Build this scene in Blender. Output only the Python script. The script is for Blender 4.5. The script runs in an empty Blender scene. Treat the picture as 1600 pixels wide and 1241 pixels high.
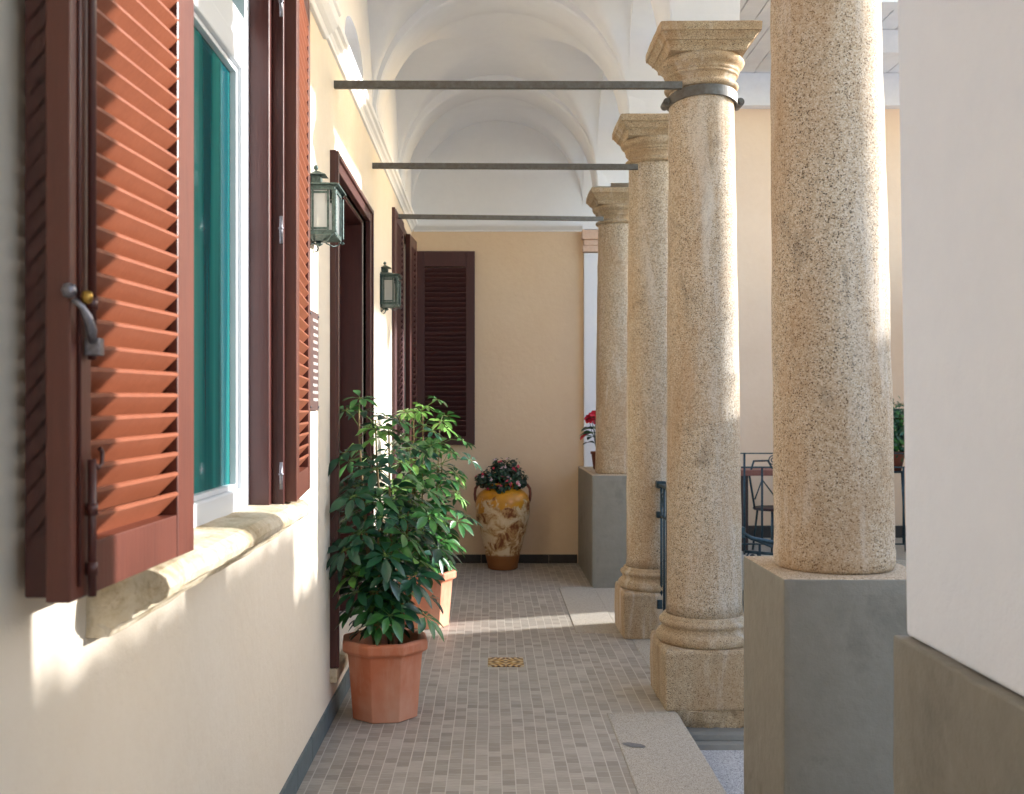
import bpy, bmesh, math, random
from mathutils import Vector, Matrix, noise
random.seed(7)
R = math.radians
scn = bpy.context.scene
col = scn.collection
PI = math.pi

# ------------------------------------------------------------------ camera, world, sun
cd = bpy.data.cameras.new("camera")
cam = bpy.data.objects.new("camera", cd); col.objects.link(cam)
cam.location = (0, 0, 1.5); cam.rotation_euler = (R(90), 0, 0)
cd.sensor_width = 36; cd.lens = 36
cd.shift_x = 0.02125; cd.shift_y = 0.0122
cd.clip_start = 0.05; cd.clip_end = 500
cd.dof.use_dof = True; cd.dof.focus_distance = 4.6; cd.dof.aperture_fstop = 5.6
scn.camera = cam

SUN_AZ = 17.5      # degrees from +X towards +Y
SUN_EL = 18.5
w = bpy.data.worlds.new("World"); scn.world = w; w.use_nodes = True
nt = w.node_tree; bg = nt.nodes['Background']
sky = nt.nodes.new('ShaderNodeTexSky'); sky.sky_type = 'NISHITA'; sky.sun_disc = False
sky.sun_elevation = R(SUN_EL); sky.sun_rotation = R(90 - SUN_AZ)
nt.links.new(sky.outputs[0], bg.inputs[0]); bg.inputs[1].default_value = 0.15
ld = bpy.data.lights.new("sun", 'SUN'); ld.energy = 2.0; ld.angle = R(0.9); ld.color = (1, .99, .975)
sun = bpy.data.objects.new("sun", ld); col.objects.link(sun)
d = Vector((math.cos(R(SUN_EL))*math.cos(R(SUN_AZ)), math.cos(R(SUN_EL))*math.sin(R(SUN_AZ)), math.sin(R(SUN_EL))))
sun.rotation_euler = d.to_track_quat('Z', 'Y').to_euler(); sun.location = d*20
scn.view_settings.view_transform = 'Standard'; scn.view_settings.look = 'None'
scn.view_settings.exposure = 2.38; scn.view_settings.gamma = 1
scn.cycles.max_bounces = 14; scn.cycles.diffuse_bounces = 8

# ------------------------------------------------------------------ materials
def srgb(r, g, b):
    f = lambda c: (c/255/12.92) if c/255 <= .04045 else ((c/255+.055)/1.055)**2.4
    return (f(r), f(g), f(b), 1)

class NT:
    def __init__(s, name):
        s.m = bpy.data.materials.new(name); s.m.use_nodes = True
        s.t = s.m.node_tree; s.b = s.t.nodes['Principled BSDF']
        s.tc = s.t.nodes.new('ShaderNodeTexCoord')
    def n(s, typ, **k):
        o = s.t.nodes.new(typ)
        for a, v in k.items():
            if a in o.inputs and not hasattr(o, a): o.inputs[a].default_value = v
            else:
                try: setattr(o, a, v)
                except Exception: o.inputs[a].default_value = v
        return o
    def l(s, a, b): s.t.links.new(a, b)
    def math(s, op, a, b=None, c=None, clamp=False):
        o = s.t.nodes.new('ShaderNodeMath'); o.operation = op; o.use_clamp = clamp
        for i, v in enumerate((a, b, c)):
            if v is None: continue
            if isinstance(v, (int, float)): o.inputs[i].default_value = v
            else: s.l(v, o.inputs[i])
        return o.outputs[0]
    def noise(s, scale, detail=3, rough=.55, vec=None, dist=0):
        o = s.t.nodes.new('ShaderNodeTexNoise'); o.inputs['Scale'].default_value = scale
        o.inputs['Detail'].default_value = detail; o.inputs['Roughness'].default_value = rough
        o.inputs['Distortion'].default_value = dist
        s.l(vec if vec is not None else s.tc.outputs['Object'], o.inputs['Vector']); return o.outputs['Fac']
    def ramp(s, fac, stops, interp='LINEAR'):
        o = s.t.nodes.new('ShaderNodeValToRGB'); cr = o.color_ramp; cr.interpolation = interp
        while len(cr.elements) < len(stops): cr.elements.new(.5)
        for e, (p, c) in zip(cr.elements, stops): e.position = p; e.color = c if len(c) == 4 else (*c, 1)
        s.l(fac, o.inputs[0]); return o.outputs[0]
    def mix(s, fac, a, b, mode='MIX'):
        o = s.t.nodes.new('ShaderNodeMix'); o.data_type = 'RGBA'; o.blend_type = mode
        for i, v in ((0, fac), (6, a), (7, b)):
            if isinstance(v, (int, float)): o.inputs[i].default_value = v
            elif isinstance(v, tuple): o.inputs[i].default_value = v
            else: s.l(v, o.inputs[i])
        return o.outputs[2]
    def mapping(s, scale=(1, 1, 1), vec=None):
        o = s.t.nodes.new('ShaderNodeMapping'); o.inputs['Scale'].default_value = scale
        s.l(vec if vec is not None else s.tc.outputs['Object'], o.inputs['Vector']); return o.outputs[0]
    def bump(s, h, strength=.3, dist=.002, prev=None):
        o = s.t.nodes.new('ShaderNodeBump'); o.inputs['Strength'].default_value = strength
        o.inputs['Distance'].default_value = dist; s.l(h, o.inputs['Height'])
        if prev is not None: s.l(prev, o.inputs['Normal'])
        return o.outputs[0]
    def done(s, color=None, rough=None, normal=None, **k):
        for name, v in (('Base Color', color), ('Roughness', rough), ('Normal', normal)):
            if v is None: continue
            if isinstance(v, (int, float, tuple)): s.b.inputs[name].default_value = v
            else: s.l(v, s.b.inputs[name])
        for a, v in k.items(): s.b.inputs[a.replace('_', ' ')].default_value = v
        return s.m

def plaster(name, c1, c2, bump=.25, dirt=None, rough=.85):
    s = NT(name)
    n1 = s.noise(1.3, 4, .6); n2 = s.noise(14, 5, .65)
    f = s.math('ADD', s.math('MULTIPLY', n1, .65), s.math('MULTIPLY', n2, .35))
    c = s.ramp(f, [(.32, c1), (.68, c2)])
    if dirt:
        dn = s.noise(3.2, 6, .65, dist=.6)
        c = s.mix(s.ramp(dn, [(.55, (0, 0, 0)), (.78, (.8, .8, .8))]), c, dirt)
    fine = s.noise(220, 2, .5)
    med = s.noise(22, 4, .6)
    b = s.bump(med, bump, .01); b = s.bump(fine, bump*.9, .0018, b)
    return s.done(c, rough, b)

M = {}
M['cream'] = plaster('cream_plaster', srgb(221, 208, 188), srgb(228, 217, 200), .3)
M['cream_far'] = plaster('warm_lit_cream_plaster', srgb(224, 198, 166), srgb(230, 207, 178), .3)  # same cream paint as the left wall; difference in light put into colour
M['white'] = plaster('white_plaster', srgb(228, 231, 237), srgb(235, 238, 243), .14)
M['pier'] = plaster('pier_plaster', srgb(226, 232, 243), srgb(234, 239, 248), .35)
M['grey_render'] = plaster('grey_render', srgb(122, 118, 108), srgb(144, 139, 128), .4, srgb(98, 94, 86), rough=.6)
M['pink_wall'] = plaster('pink_wall', srgb(226, 196, 168), srgb(233, 206, 180), .2)
M['mortar'] = plaster('mortar', srgb(120, 118, 112), srgb(140, 138, 131), .4)
M['sun_blocker'] = plaster('sun_blocker_plaster', srgb(214, 200, 176), srgb(224, 211, 190), .2)

def granite(name, base, light, dark, rust, sc=1.0, bumpk=1.0, stains=True):
    s = NT(name)
    oi = s.t.nodes.new('ShaderNodeObjectInfo'); off = s.t.nodes.new('ShaderNodeVectorMath'); off.operation = 'ADD'
    sc3 = s.math('MULTIPLY', oi.outputs['Random'], 37.0); s.l(s.tc.outputs['Object'], off.inputs[0]); s.l(sc3, off.inputs[1]); ov = off.outputs[0]
    v = s.t.nodes.new('ShaderNodeTexVoronoi'); v.inputs['Scale'].default_value = 280*sc
    s.l(ov, v.inputs['Vector'])
    sp = s.t.nodes.new('ShaderNodeSeparateColor'); s.l(v.outputs['Color'], sp.inputs[0])
    c = s.ramp(sp.outputs[0], [(0, dark), (.10, dark), (.2, base), (.62, base), (.9, light)])
    n = s.noise(140*sc, 4, .75)
    c = s.mix(s.ramp(n, [(.58, (0, 0, 0)), (.70, (.8, .8, .8))]), c, dark)
    n3 = s.noise(60*sc, 3, .7)
    c = s.mix(s.ramp(n3, [(.52, (0, 0, 0)), (.68, (.6, .6, .6))]), c, light)
    if stains:
        n2 = s.noise(2.3, 6, .6, s.mapping((1.6, 1.6, .55), ov), .5)
        c = s.mix(s.ramp(n2, [(.44, (0, 0, 0)), (.72, (.6, .6, .6))]), c, rust)
        n5 = s.noise(3.0, 6, .65, s.mapping((2.4, 2.4, .35), ov), .8)
        c = s.mix(s.ramp(n5, [(.52, (0, 0, 0)), (.72, (.55, .55, .55))]), c, srgb(216, 210, 200))
        n4 = s.noise(4.3, 7, .72, s.mapping((1, 1, .5), ov), 1.4)
        c = s.mix(s.ramp(n4, [(.56, (0, 0, 0)), (.72, (.5, .5, .5))]), c, dark)
    h = s.noise(170*sc, 4, .7)
    h2 = s.noise(13, 4, .6)
    b = s.bump(h2, .25*bumpk, .010); b = s.bump(h, .5*bumpk, .0022, b)
    return s.done(c, .82, b)
M['granite'] = granite('granite', srgb(180, 160, 134), srgb(209, 197, 177), srgb(76, 62, 48), srgb(172, 134, 92))
M['granite_cap'] = granite('carved_granite', srgb(173, 151, 121), srgb(199, 182, 154), srgb(80, 64, 46), srgb(158, 121, 80), 1.3, 1.1)
M['slab'] = granite('slab_granite', srgb(168, 160, 147), srgb(192, 185, 174), srgb(116, 108, 98), srgb(190, 168, 130), 1.5, .35, False)
M['ped_top'] = granite('sandy_mortar', srgb(176, 156, 130), srgb(204, 188, 164), srgb(128, 108, 86), srgb(180, 146, 106), 1.1, .9, False)
M['slab_low'] = granite('step_granite', srgb(168, 167, 168), srgb(205, 205, 206), srgb(98, 98, 100), srgb(170, 160, 140), 1.1, .5, False)

def sillstone():
    s = NT('weathered_limestone')
    n = s.noise(9, 7, .7, dist=.4); n2 = s.noise(45, 5, .7)
    c = s.ramp(n, [(.3, srgb(158, 136, 100)), (.5, srgb(205, 190, 162)), (.72, srgb(222, 212, 194))])
    c = s.mix(s.ramp(n2, [(.55, (0, 0, 0)), (.75, (.6, .6, .6))]), c, srgb(150, 120, 78))
    b = s.bump(n, .5, .015); b = s.bump(n2, .8, .006, b)
    return s.done(c, .85, b)
M['sill'] = sillstone()

def wood(name, c1, c2, rough=.42, coat=.15):
    s = NT(name)
    n = s.noise(6, 4, .6, s.mapping((9, 9, .7)))
    n2 = s.noise(70, 3, .6, s.mapping((2, 2, .15)))
    c = s.ramp(s.math('ADD', s.math('MULTIPLY', n, .7), s.math('MULTIPLY', n2, .3)), [(.3, c1), (.7, c2)])
    n3 = s.noise(3.5, 6, .7, dist=.5)
    c = s.mix(s.ramp(n3, [(.45, (0, 0, 0)), (.8, (.3, .3, .3))]), c, (c2[0]*1.3, c2[1]*1.35, c2[2]*1.4, 1))
    n4 = s.noise(2.2, 5, .6)
    c = s.mix(s.ramp(n4, [(.5, (0, 0, 0)), (.8, (.4, .4, .4))]), c, (c1[0]*.6, c1[1]*.6, c1[2]*.6, 1))
    b = s.bump(n2, .25, .002)
    return s.done(c, rough, b, Coat_Weight=coat, Coat_Roughness=.3)
M['shutter'] = wood('painted_brown_wood', srgb(130, 71, 48), srgb(144, 82, 56))
M['shutter_frame'] = wood('dark_brown_wood', srgb(68, 30, 26), srgb(82, 38, 31), .38, .2)
M['shutter_shaded'] = wood('shaded_stile_wood', srgb(86, 43, 33), srgb(100, 52, 39), .38, .2)  # slat paint darkened, shade of the unlit stiles put into the colour
M['door_wood'] = wood('door_wood', srgb(66, 30, 27), srgb(82, 38, 32), .38, .2)
M['far_wood'] = wood('far_shutter_wood', srgb(62, 30, 32), srgb(74, 36, 36), .5, .08)

def simple(name, c, rough=.5, metal=0, nz=None, **k):
    s = NT(name)
    if nz:
        n = s.noise(nz[0], 5, .65)
        cc = s.ramp(n, [(.3, nz[1]), (.7, c)])
        return s.done(cc, rough, s.bump(n, .25, .003), Metallic=metal, **k)
    return s.done(c, rough, None, Metallic=metal, **k)
M['upvc'] = simple('white_frame', srgb(212, 216, 220), .35)
M['teal'] = simple('teal_blind', srgb(18, 118, 108), .55, 0, (4, srgb(12, 92, 88)))
M['iron'] = simple('painted_iron', srgb(104, 104, 100), .5, .2, (40, srgb(84, 76, 68)))
M['verdigris'] = simple('verdigris_metal', srgb(92, 112, 108), .5, .5, (70, srgb(48, 58, 56)))
M['rail'] = simple('rail_iron', srgb(60, 82, 92), .5, .5, (60, srgb(36, 48, 56)))
M['steel'] = simple('worn_steel', srgb(150, 150, 158), .35, .8, (80, srgb(110, 106, 112)))
M['brass'] = simple('brass', srgb(176, 140, 70), .3, .9)
M['slate'] = simple('slate_skirting', srgb(92, 108, 114), .45, 0, (20, srgb(74, 88, 94)))
M['slate_dark'] = simple('slate_skirting_dark', srgb(60, 56, 56), .5, 0, (20, srgb(48, 45, 45)))
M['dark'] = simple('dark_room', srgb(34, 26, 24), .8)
M['soil'] = simple('potting_soil', srgb(48, 36, 28), .95, 0, (90, srgb(30, 22, 18)))
M['cane'] = simple('cane_bark', srgb(150, 126, 82), .7, 0, (60, srgb(100, 82, 52)))
M['petiole'] = simple('petiole', srgb(104, 132, 62), .5)
M['plaque'] = simple('bronze_plaque', srgb(92, 66, 60), .5, .1, (30, srgb(74, 52, 48)))
M['letter'] = simple('plaque_lettering', srgb(206, 200, 192), .5)
M['plank'] = simple('painted_plank', srgb(234, 234, 235), .6, 0, (8, srgb(224, 224, 226)))
M['plank_gap'] = simple('plank_gap', srgb(120, 120, 124), .8)
M['pink_cap'] = simple('pink_stone', srgb(224, 196, 176), .8, 0, (30, srgb(206, 174, 152)))
M['table'] = simple('table_wood', srgb(150, 96, 84), .5, 0, (20, srgb(128, 78, 66)))
M['darkwood'] = simple('dark_table_leg', srgb(52, 30, 30), .5)
M['pink'] = simple('pink_petal', srgb(206, 62, 92), .6)
M['palepink'] = simple('pale_petal', srgb(232, 196, 204), .6)
M['red'] = simple('red_spathe', srgb(206, 26, 58), .3)
M['brownpot'] = simple('brown_pot', srgb(110, 58, 42), .6)
M['patch'] = simple('grey_patch', srgb(126, 124, 124), .7, 0, (120, srgb(100, 98, 98)))
M['bulb'] = simple('lamp_tube', srgb(232, 230, 224), .5)

def leafmat(name, c1, c2, rough=.32, tr=.12):
    s = NT(name)
    n = s.noise(9, 2, .5); n2 = s.noise(70, 2, .5)
    c = s.ramp(n, [(.35, c1), (.65, c2)])
    return s.done(c, rough, s.bump(n2, .15, .002), Coat_Weight=.15, Coat_Roughness=.25, Subsurface_Weight=0, Transmission_Weight=0)
M['leaf'] = leafmat('dark_leaf', srgb(22, 62, 46), srgb(40, 90, 58))
M['leaf2'] = leafmat('mid_leaf', srgb(44, 96, 48), srgb(72, 128, 60))
M['leaf3'] = leafmat('young_leaf', srgb(92, 146, 62), srgb(130, 176, 86))
M['leaf_dk'] = leafmat('geranium_leaf', srgb(20, 46, 34), srgb(36, 66, 42), .5)

def terracotta(name, a, b2, chalk):
    s = NT(name)
    n = s.noise(5, 6, .65, dist=.3); n2 = s.noise(2.2, 4, .6)
    c = s.ramp(n, [(.3, a), (.7, b2)])
    c = s.mix(s.ramp(n2, [(.42, (0, 0, 0)), (.7, (.75, .75, .75))]), c, chalk)
    n6 = s.noise(4, 6, .7, s.mapping((3, 3, .5)), .6); c = s.mix(s.ramp(n6, [(.5, (0, 0, 0)), (.7, (.4, .4, .4))]), c, chalk)
    n3 = s.noise(130, 3, .6)
    return s.done(c, .75, s.bump(n3, .2, .002, s.bump(n, .25, .006)))
M['terracotta'] = terracotta('terracotta', srgb(192, 110, 76), srgb(208, 128, 92), srgb(216, 172, 148))
M['terracotta2'] = terracotta('pale_terracotta', srgb(196, 116, 82), srgb(210, 134, 100), srgb(224, 176, 148))

def urnmat():
    s = NT('glazed_urn')
    sx = s.t.nodes.new('ShaderNodeSeparateXYZ'); s.l(s.tc.outputs['Object'], sx.inputs[0])
    wob = s.noise(7, 5, .65, dist=.6)
    zz = s.math('ADD', sx.outputs[2], s.math('MULTIPLY', s.math('SUBTRACT', wob, .5), .7))
    n = s.noise(9, 6, .7, dist=.7)
    body = s.ramp(n, [(.38, srgb(120, 66, 30)), (.46, srgb(188, 146, 92)), (.52, srgb(214, 190, 150)), (.7, srgb(226, 206, 170))])
    gl = s.mix(s.noise(6), srgb(182, 112, 16), srgb(214, 156, 34))
    c = s.mix(s.ramp(zz, [(.60, (0, 0, 0)), (.615, (1, 1, 1))]), body, gl)
    c = s.mix(s.ramp(sx.outputs[2], [(.13, (1, 1, 1)), (.15, (0, 0, 0))]), c, srgb(136, 84, 36))
    ro = s.ramp(zz, [(.60, (.75, .75, .75)), (.615, (.3, .3, .3))])
    return s.done(c, ro, s.bump(n, .35, .006))
M['urn'] = urnmat()

def tilemat():
    s = NT('floor_mosaic_tile')
    sx = s.t.nodes.new('ShaderNodeSeparateXYZ'); s.l(s.tc.outputs['Object'], sx.inputs[0])
    W = .0554; L = .062
    warp = s.math('MULTIPLY', s.math('SUBTRACT', s.noise(1.7, 2, .5), .5), .012)
    u = s.math('DIVIDE', s.math('ADD', sx.outputs[0], s.math('ADD', warp, .008)), W)
    cu = s.math('FLOOR', u)
    wn = s.t.nodes.new('ShaderNodeTexWhiteNoise'); wn.noise_dimensions = '1D'; s.l(cu, wn.inputs['W'])
    v = s.math('ADD', s.math('DIVIDE', sx.outputs[1], L), s.math('MULTIPLY', wn.outputs['Value'], 1.0))
    cv = s.math('FLOOR', v)
    fu = s.math('FRACT', u); fv = s.math('FRACT', v)
    eu = s.math('MINIMUM', fu, s.math('SUBTRACT', 1, fu)); ev = s.math('MINIMUM', fv, s.math('SUBTRACT', 1, fv))
    gu = s.ramp(eu, [(.028, (1, 1, 1)), (.05, (0, 0, 0))]); gv = s.ramp(ev, [(.018, (.55, .55, .55)), (.04, (0, 0, 0))])
    g = s.math('MAXIMUM', gu, gv)
    cb = s.t.nodes.new('ShaderNodeCombineXYZ'); s.l(cu, cb.inputs[0]); s.l(cv, cb.inputs[1])
    w2 = s.t.nodes.new('ShaderNodeTexWhiteNoise'); w2.noise_dimensions = '3D'; s.l(cb.outputs[0], w2.inputs['Vector'])
    c = s.ramp(w2.outputs['Value'], [(0, srgb(142, 135, 125)), (.35, srgb(156, 149, 139)), (.7, srgb(167, 160, 150)), (1, srgb(181, 175, 165))])
    st = s.noise(26, 4, .6, s.mapping((.6, 5, 1)))
    c = s.mix(s.ramp(st, [(.45, (0, 0, 0)), (.75, (.45, .45, .45))]), c, srgb(116, 108, 102))
    big = s.noise(1.1, 4, .6)
    c = s.mix(s.ramp(big, [(.4, (0, 0, 0)), (.7, (.25, .25, .25))]), c, srgb(180, 170, 156))
    c = s.mix(g, c, srgb(194, 189, 180))
    h = s.math('SUBTRACT', 1, g)
    ro = s.ramp(st, [(.3, (.38, .38, .38)), (.7, (.55, .55, .55))])
    return s.done(c, ro, s.bump(h, .5, .0015))
M['tile'] = tilemat()

def medallion():
    s = NT('decorated_tile')
    sx = s.t.nodes.new('ShaderNodeSeparateXYZ'); s.l(s.tc.outputs['Object'], sx.inputs[0])
    x = sx.outputs[0]; y = sx.outputs[1]
    ax = s.math('ABSOLUTE', x); ay = s.math('ABSOLUTE', y)
    r = s.math('SQRT', s.math('ADD', s.math('MULTIPLY', x, x), s.math('MULTIPLY', y, y)))
    cr = s.math('SQRT', s.math('ADD', s.math('POWER', s.math('SUBTRACT', ax, .1), 2), s.math('POWER', s.math('SUBTRACT', ay, .1), 2)))
    a = s.math('SINE', s.math('MULTIPLY', cr, 190)); b = s.math('SINE', s.math('MULTIPLY', r, 150))
    f = s.math('ADD', s.math('MULTIPLY', a, .3), s.math('ADD', s.math('MULTIPLY', b, .2), .5))
    c = s.ramp(f, [(.2, srgb(70, 46, 34)), (.42, srgb(150, 104, 48)), (.6, srgb(196, 158, 84)), (.8, srgb(206, 190, 160))])
    return s.done(c, .45)
M['medal'] = medallion()

def glassmat(name, tint=(1, 1, 1, 1), extra=.0, frost=0.0):
    m = bpy.data.materials.new(name); m.use_nodes = True; t = m.node_tree; t.nodes.clear()
    o = t.nodes.new('ShaderNodeOutputMaterial'); mx = t.nodes.new('ShaderNodeMixShader')
    tr = t.nodes.new('ShaderNodeBsdfTransparent'); tr.inputs[0].default_value = tint
    gl = t.nodes.new('ShaderNodeBsdfGlossy'); gl.inputs['Roughness'].default_value = .02
    fr = t.nodes.new('ShaderNodeFresnel'); fr.inputs[0].default_value = 1.5
    ad = t.nodes.new('ShaderNodeMath'); ad.operation = 'ADD'; ad.inputs[1].default_value = extra; ad.use_clamp = True
    t.links.new(fr.outputs[0], ad.inputs[0]); t.links.new(ad.outputs[0], mx.inputs[0])
    base = tr.outputs[0]
    if frost:
        df = t.nodes.new('ShaderNodeBsdfTranslucent'); df.inputs[0].default_value = (.9, .9, .9, 1)
        d2 = t.nodes.new('ShaderNodeBsdfDiffuse'); d2.inputs[0].default_value = (.85, .87, .86, 1)
        m2 = t.nodes.new('ShaderNodeMixShader'); m2.inputs[0].default_value = .5
        t.links.new(df.outputs[0], m2.inputs[1]); t.links.new(d2.outputs[0], m2.inputs[2])
        m3 = t.nodes.new('ShaderNodeMixShader'); m3.inputs[0].default_value = frost
        t.links.new(tr.outputs[0], m3.inputs[1]); t.links.new(m2.outputs[0], m3.inputs[2]); base = m3.outputs[0]
    t.links.new(base, mx.inputs[1]); t.links.new(gl.outputs[0], mx.inputs[2])
    t.links.new(mx.outputs[0], o.inputs[0]); return m
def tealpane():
    m = bpy.data.materials.new('teal_glass_painted_reflection'); m.use_nodes = True; t = m.node_tree; t.nodes.clear()
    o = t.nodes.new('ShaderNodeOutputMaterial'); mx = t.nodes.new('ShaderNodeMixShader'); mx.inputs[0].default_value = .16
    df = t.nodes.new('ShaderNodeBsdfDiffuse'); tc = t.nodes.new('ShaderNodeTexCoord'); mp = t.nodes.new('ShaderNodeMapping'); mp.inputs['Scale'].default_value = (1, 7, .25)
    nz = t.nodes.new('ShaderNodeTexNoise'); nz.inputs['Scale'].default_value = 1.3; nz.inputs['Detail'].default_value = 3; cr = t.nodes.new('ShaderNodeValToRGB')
    cr.color_ramp.elements[0].position = .38; cr.color_ramp.elements[0].color = srgb(6, 64, 70); cr.color_ramp.elements[1].position = .62; cr.color_ramp.elements[1].color = srgb(38, 116, 112)  # paler vertical reflection bands painted into the pane colour
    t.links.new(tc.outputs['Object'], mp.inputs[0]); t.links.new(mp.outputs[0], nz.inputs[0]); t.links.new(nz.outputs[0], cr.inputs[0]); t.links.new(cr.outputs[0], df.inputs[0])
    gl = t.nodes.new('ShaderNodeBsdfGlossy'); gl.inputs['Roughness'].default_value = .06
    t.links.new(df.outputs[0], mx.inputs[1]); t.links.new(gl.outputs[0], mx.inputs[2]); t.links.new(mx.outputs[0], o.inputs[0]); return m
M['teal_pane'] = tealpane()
M['glass'] = glassmat('window_glass', (.86, .95, .93, 1), .06)
M['lampglass'] = glassmat('lantern_glass', (.9, .93, .92, 1), .04, .5)

# ------------------------------------------------------------------ mesh helpers
class MB:
    def __init__(s): s.bm = bmesh.new(); s.mi = 0
    def face(s, pts, mi=None):
        vs = [s.bm.verts.new(p) for p in pts]
        f = s.bm.faces.new(vs); f.material_index = s.mi if mi is None else mi; return f
    def box(s, x0, x1, y0, y1, z0, z1, mat=None, bev=0):
        r = bmesh.ops.create_cube(s.bm, size=1)
        vs = r['verts']
        for v in vs:
            v.co = Vector(((x0+x1)/2+v.co.x*(x1-x0), (y0+y1)/2+v.co.y*(y1-y0), (z0+z1)/2+v.co.z*(z1-z0)))
        fs = {f for v in vs for f in v.link_faces}
        for f in fs: f.material_index = s.mi
        if bev:
            es = list({e for v in vs for e in v.link_edges})
            rr = bmesh.ops.bevel(s.bm, geom=es, offset=bev, segments=2, affect='EDGES', profile=.5)
            vs = [v for v in rr['verts']] + [v for v in vs if v.is_valid]
            vs = list({v for v in vs})
        if mat is not None:
            for v in vs: v.co = mat @ v.co
        return vs
    def tube(s, pts, r, n=8, cap=True):
        pts = [Vector(p) for p in pts]
        rs = r if isinstance(r, (list, tuple)) else [r]*len(pts)
        rings = []
        up = None
        for i, p in enumerate(pts):
            t = (pts[min(i+1, len(pts)-1)] - pts[max(i-1, 0)]).normalized()
            if up is None:
                a = Vector((0, 0, 1)) if abs(t.z) < .9 else Vector((1, 0, 0))
                up = (a - t*a.dot(t)).normalized()
            else:
                up = (up - t*up.dot(t)).normalized()
            b = t.cross(up)
            rings.append([s.bm.verts.new(p + (up*math.cos(2*PI*k/n) + b*math.sin(2*PI*k/n))*rs[i]) for k in range(n)])
        for a, b in zip(rings, rings[1:]):
            for k in range(n):
                f = s.bm.faces.new((a[k], a[(k+1) % n], b[(k+1) % n], b[k])); f.smooth = True; f.material_index = s.mi
        if cap:
            f = s.bm.faces.new(rings[0][::-1]); f.material_index = s.mi
            f = s.bm.faces.new(rings[-1]); f.material_index = s.mi
    def lathe(s, prof, c=(0, 0, 0), n=48, jit=0, cap=True, ns=6.0, smooth=True):
        rings = []
        for (r, z) in prof:
            ring = []
            for k in range(n):
                a = 2*PI*k/n; p = Vector((math.cos(a)*r, math.sin(a)*r, z))
                if jit:
                    q = noise.noise(p*ns + Vector(c)*3.1) * jit + noise.noise(p*ns*4 + Vector(c)) * jit*.35
                    p.x += math.cos(a)*q; p.y += math.sin(a)*q
                ring.append(s.bm.verts.new(p+Vector(c)))
            rings.append(ring)
        for a, b in zip(rings, rings[1:]):
            for k in range(n):
                f = s.bm.faces.new((a[k], a[(k+1) % n], b[(k+1) % n], b[k])); f.smooth = smooth; f.material_index = s.mi
        if cap:
            f = s.bm.faces.new(rings[0][::-1]); f.material_index = s.mi
            f = s.bm.faces.new(rings[-1]); f.material_index = s.mi
    def sqlathe(s, prof, c=(0, 0, 0), sub=10, jit=0, cap=True, ns=9.0):
        rings = []
        for (h, z) in prof:
            ring = []
            cs = [(-1, -1), (1, -1), (1, 1), (-1, 1)]
            for i in range(4):
                a = cs[i]; b = cs[(i+1) % 4]
                for k in range(sub):
                    t = k/sub
                    p = Vector(((a[0]+(b[0]-a[0])*t)*h, (a[1]+(b[1]-a[1])*t)*h, z))
                    if t == 0: p.x *= .985; p.y *= .985
                    if jit:
                        q = 1 + (noise.noise(p*ns + Vector(c)*2)*jit + noise.noise(p*ns*4+Vector(c))*jit*.5)/max(h, .01)
                        p.x *= q; p.y *= q; p.z += noise.noise(p*ns*1.3+Vector((5, 1, 2)))*jit*.6
                    ring.append(s.bm.verts.new(p+Vector(c)))
            rings.append(ring)
        n = len(rings[0])
        for a, b in zip(rings, rings[1:]):
            for k in range(n):
                f = s.bm.faces.new((a[k], a[(k+1) % n], b[(k+1) % n], b[k])); f.material_index = s.mi; f.smooth = False
        if cap:
            s.bm.faces.new(rings[0][::-1]); s.bm.faces.new(rings[-1])
    def extr(s, prof, axis, a0, a1, closed=True, segs=1, jit=0):
        """extrude a 2-D profile along y: prof = (x,z) points; along x: (y,z); along z: (x,y)"""
        def P(p, a):
            return {'y': (p[0], a, p[1]), 'x': (a, p[0], p[1]), 'z': (p[0], p[1], a)}[axis]
        rings = []
        for i in range(segs+1):
            a = a0+(a1-a0)*i/segs
            ring = []
            for p in prof:
                q = Vector(P(p, a))
                if jit: q += Vector((noise.noise(q*8), 0, noise.noise(q*8+Vector((3, 3, 3)))))*jit
                ring.append(s.bm.verts.new(q))
            rings.append(ring)
        n = len(prof)
        for A, B in zip(rings, rings[1:]):
            for k in range(n if closed else n-1):
                f = s.bm.faces.new((A[k], A[(k+1) % n], B[(k+1) % n], B[k])); f.material_index = s.mi
        if closed:
            s.bm.faces.new(rings[0]); s.bm.faces.new(rings[-1][::-1])
    def build(s, name, mats, parent=None, recalc=True, smooth=None):
        if recalc: bmesh.ops.recalc_face_normals(s.bm, faces=s.bm.faces[:])
        if smooth is not None:
            for f in s.bm.faces: f.smooth = smooth
        me = bpy.data.meshes.new(name); s.bm.to_mesh(me); s.bm.free()
        if not isinstance(mats, (list, tuple)): mats = [mats]
        for m in mats: me.materials.append(M[m])
        o = bpy.data.objects.new(name, me); col.objects.link(o)
        if parent is not None: o.parent = parent
        return o

def tag(o, label=None, cat=None, group=None, kind=None):
    if label: o['label'] = label
    if cat: o['category'] = cat
    if group: o['group'] = group
    if kind: o['kind'] = kind
    return o
def thing(name, label, cat, loc=(0, 0, 0), rz=0, group=None):
    o = bpy.data.objects.new(name, None); col.objects.link(o)
    o.location = loc; o.rotation_euler = (0, 0, rz); o.empty_display_size = .1
    return tag(o, label, cat, group)
def kids(o): return [c for c in bpy.data.objects if c.parent == o]
def copy_tree(o, parent=None):
    c = o.copy(); col.objects.link(c); c.parent = parent
    for ch in kids(o): copy_tree(ch, c)
    return c
def bevmod(o, wdt=.004, seg=2):
    m = o.modifiers.new('bevel', 'BEVEL'); m.width = wdt; m.segments = seg; m.limit_method = 'ANGLE'; m.angle_limit = R(40)
    return o

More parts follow.
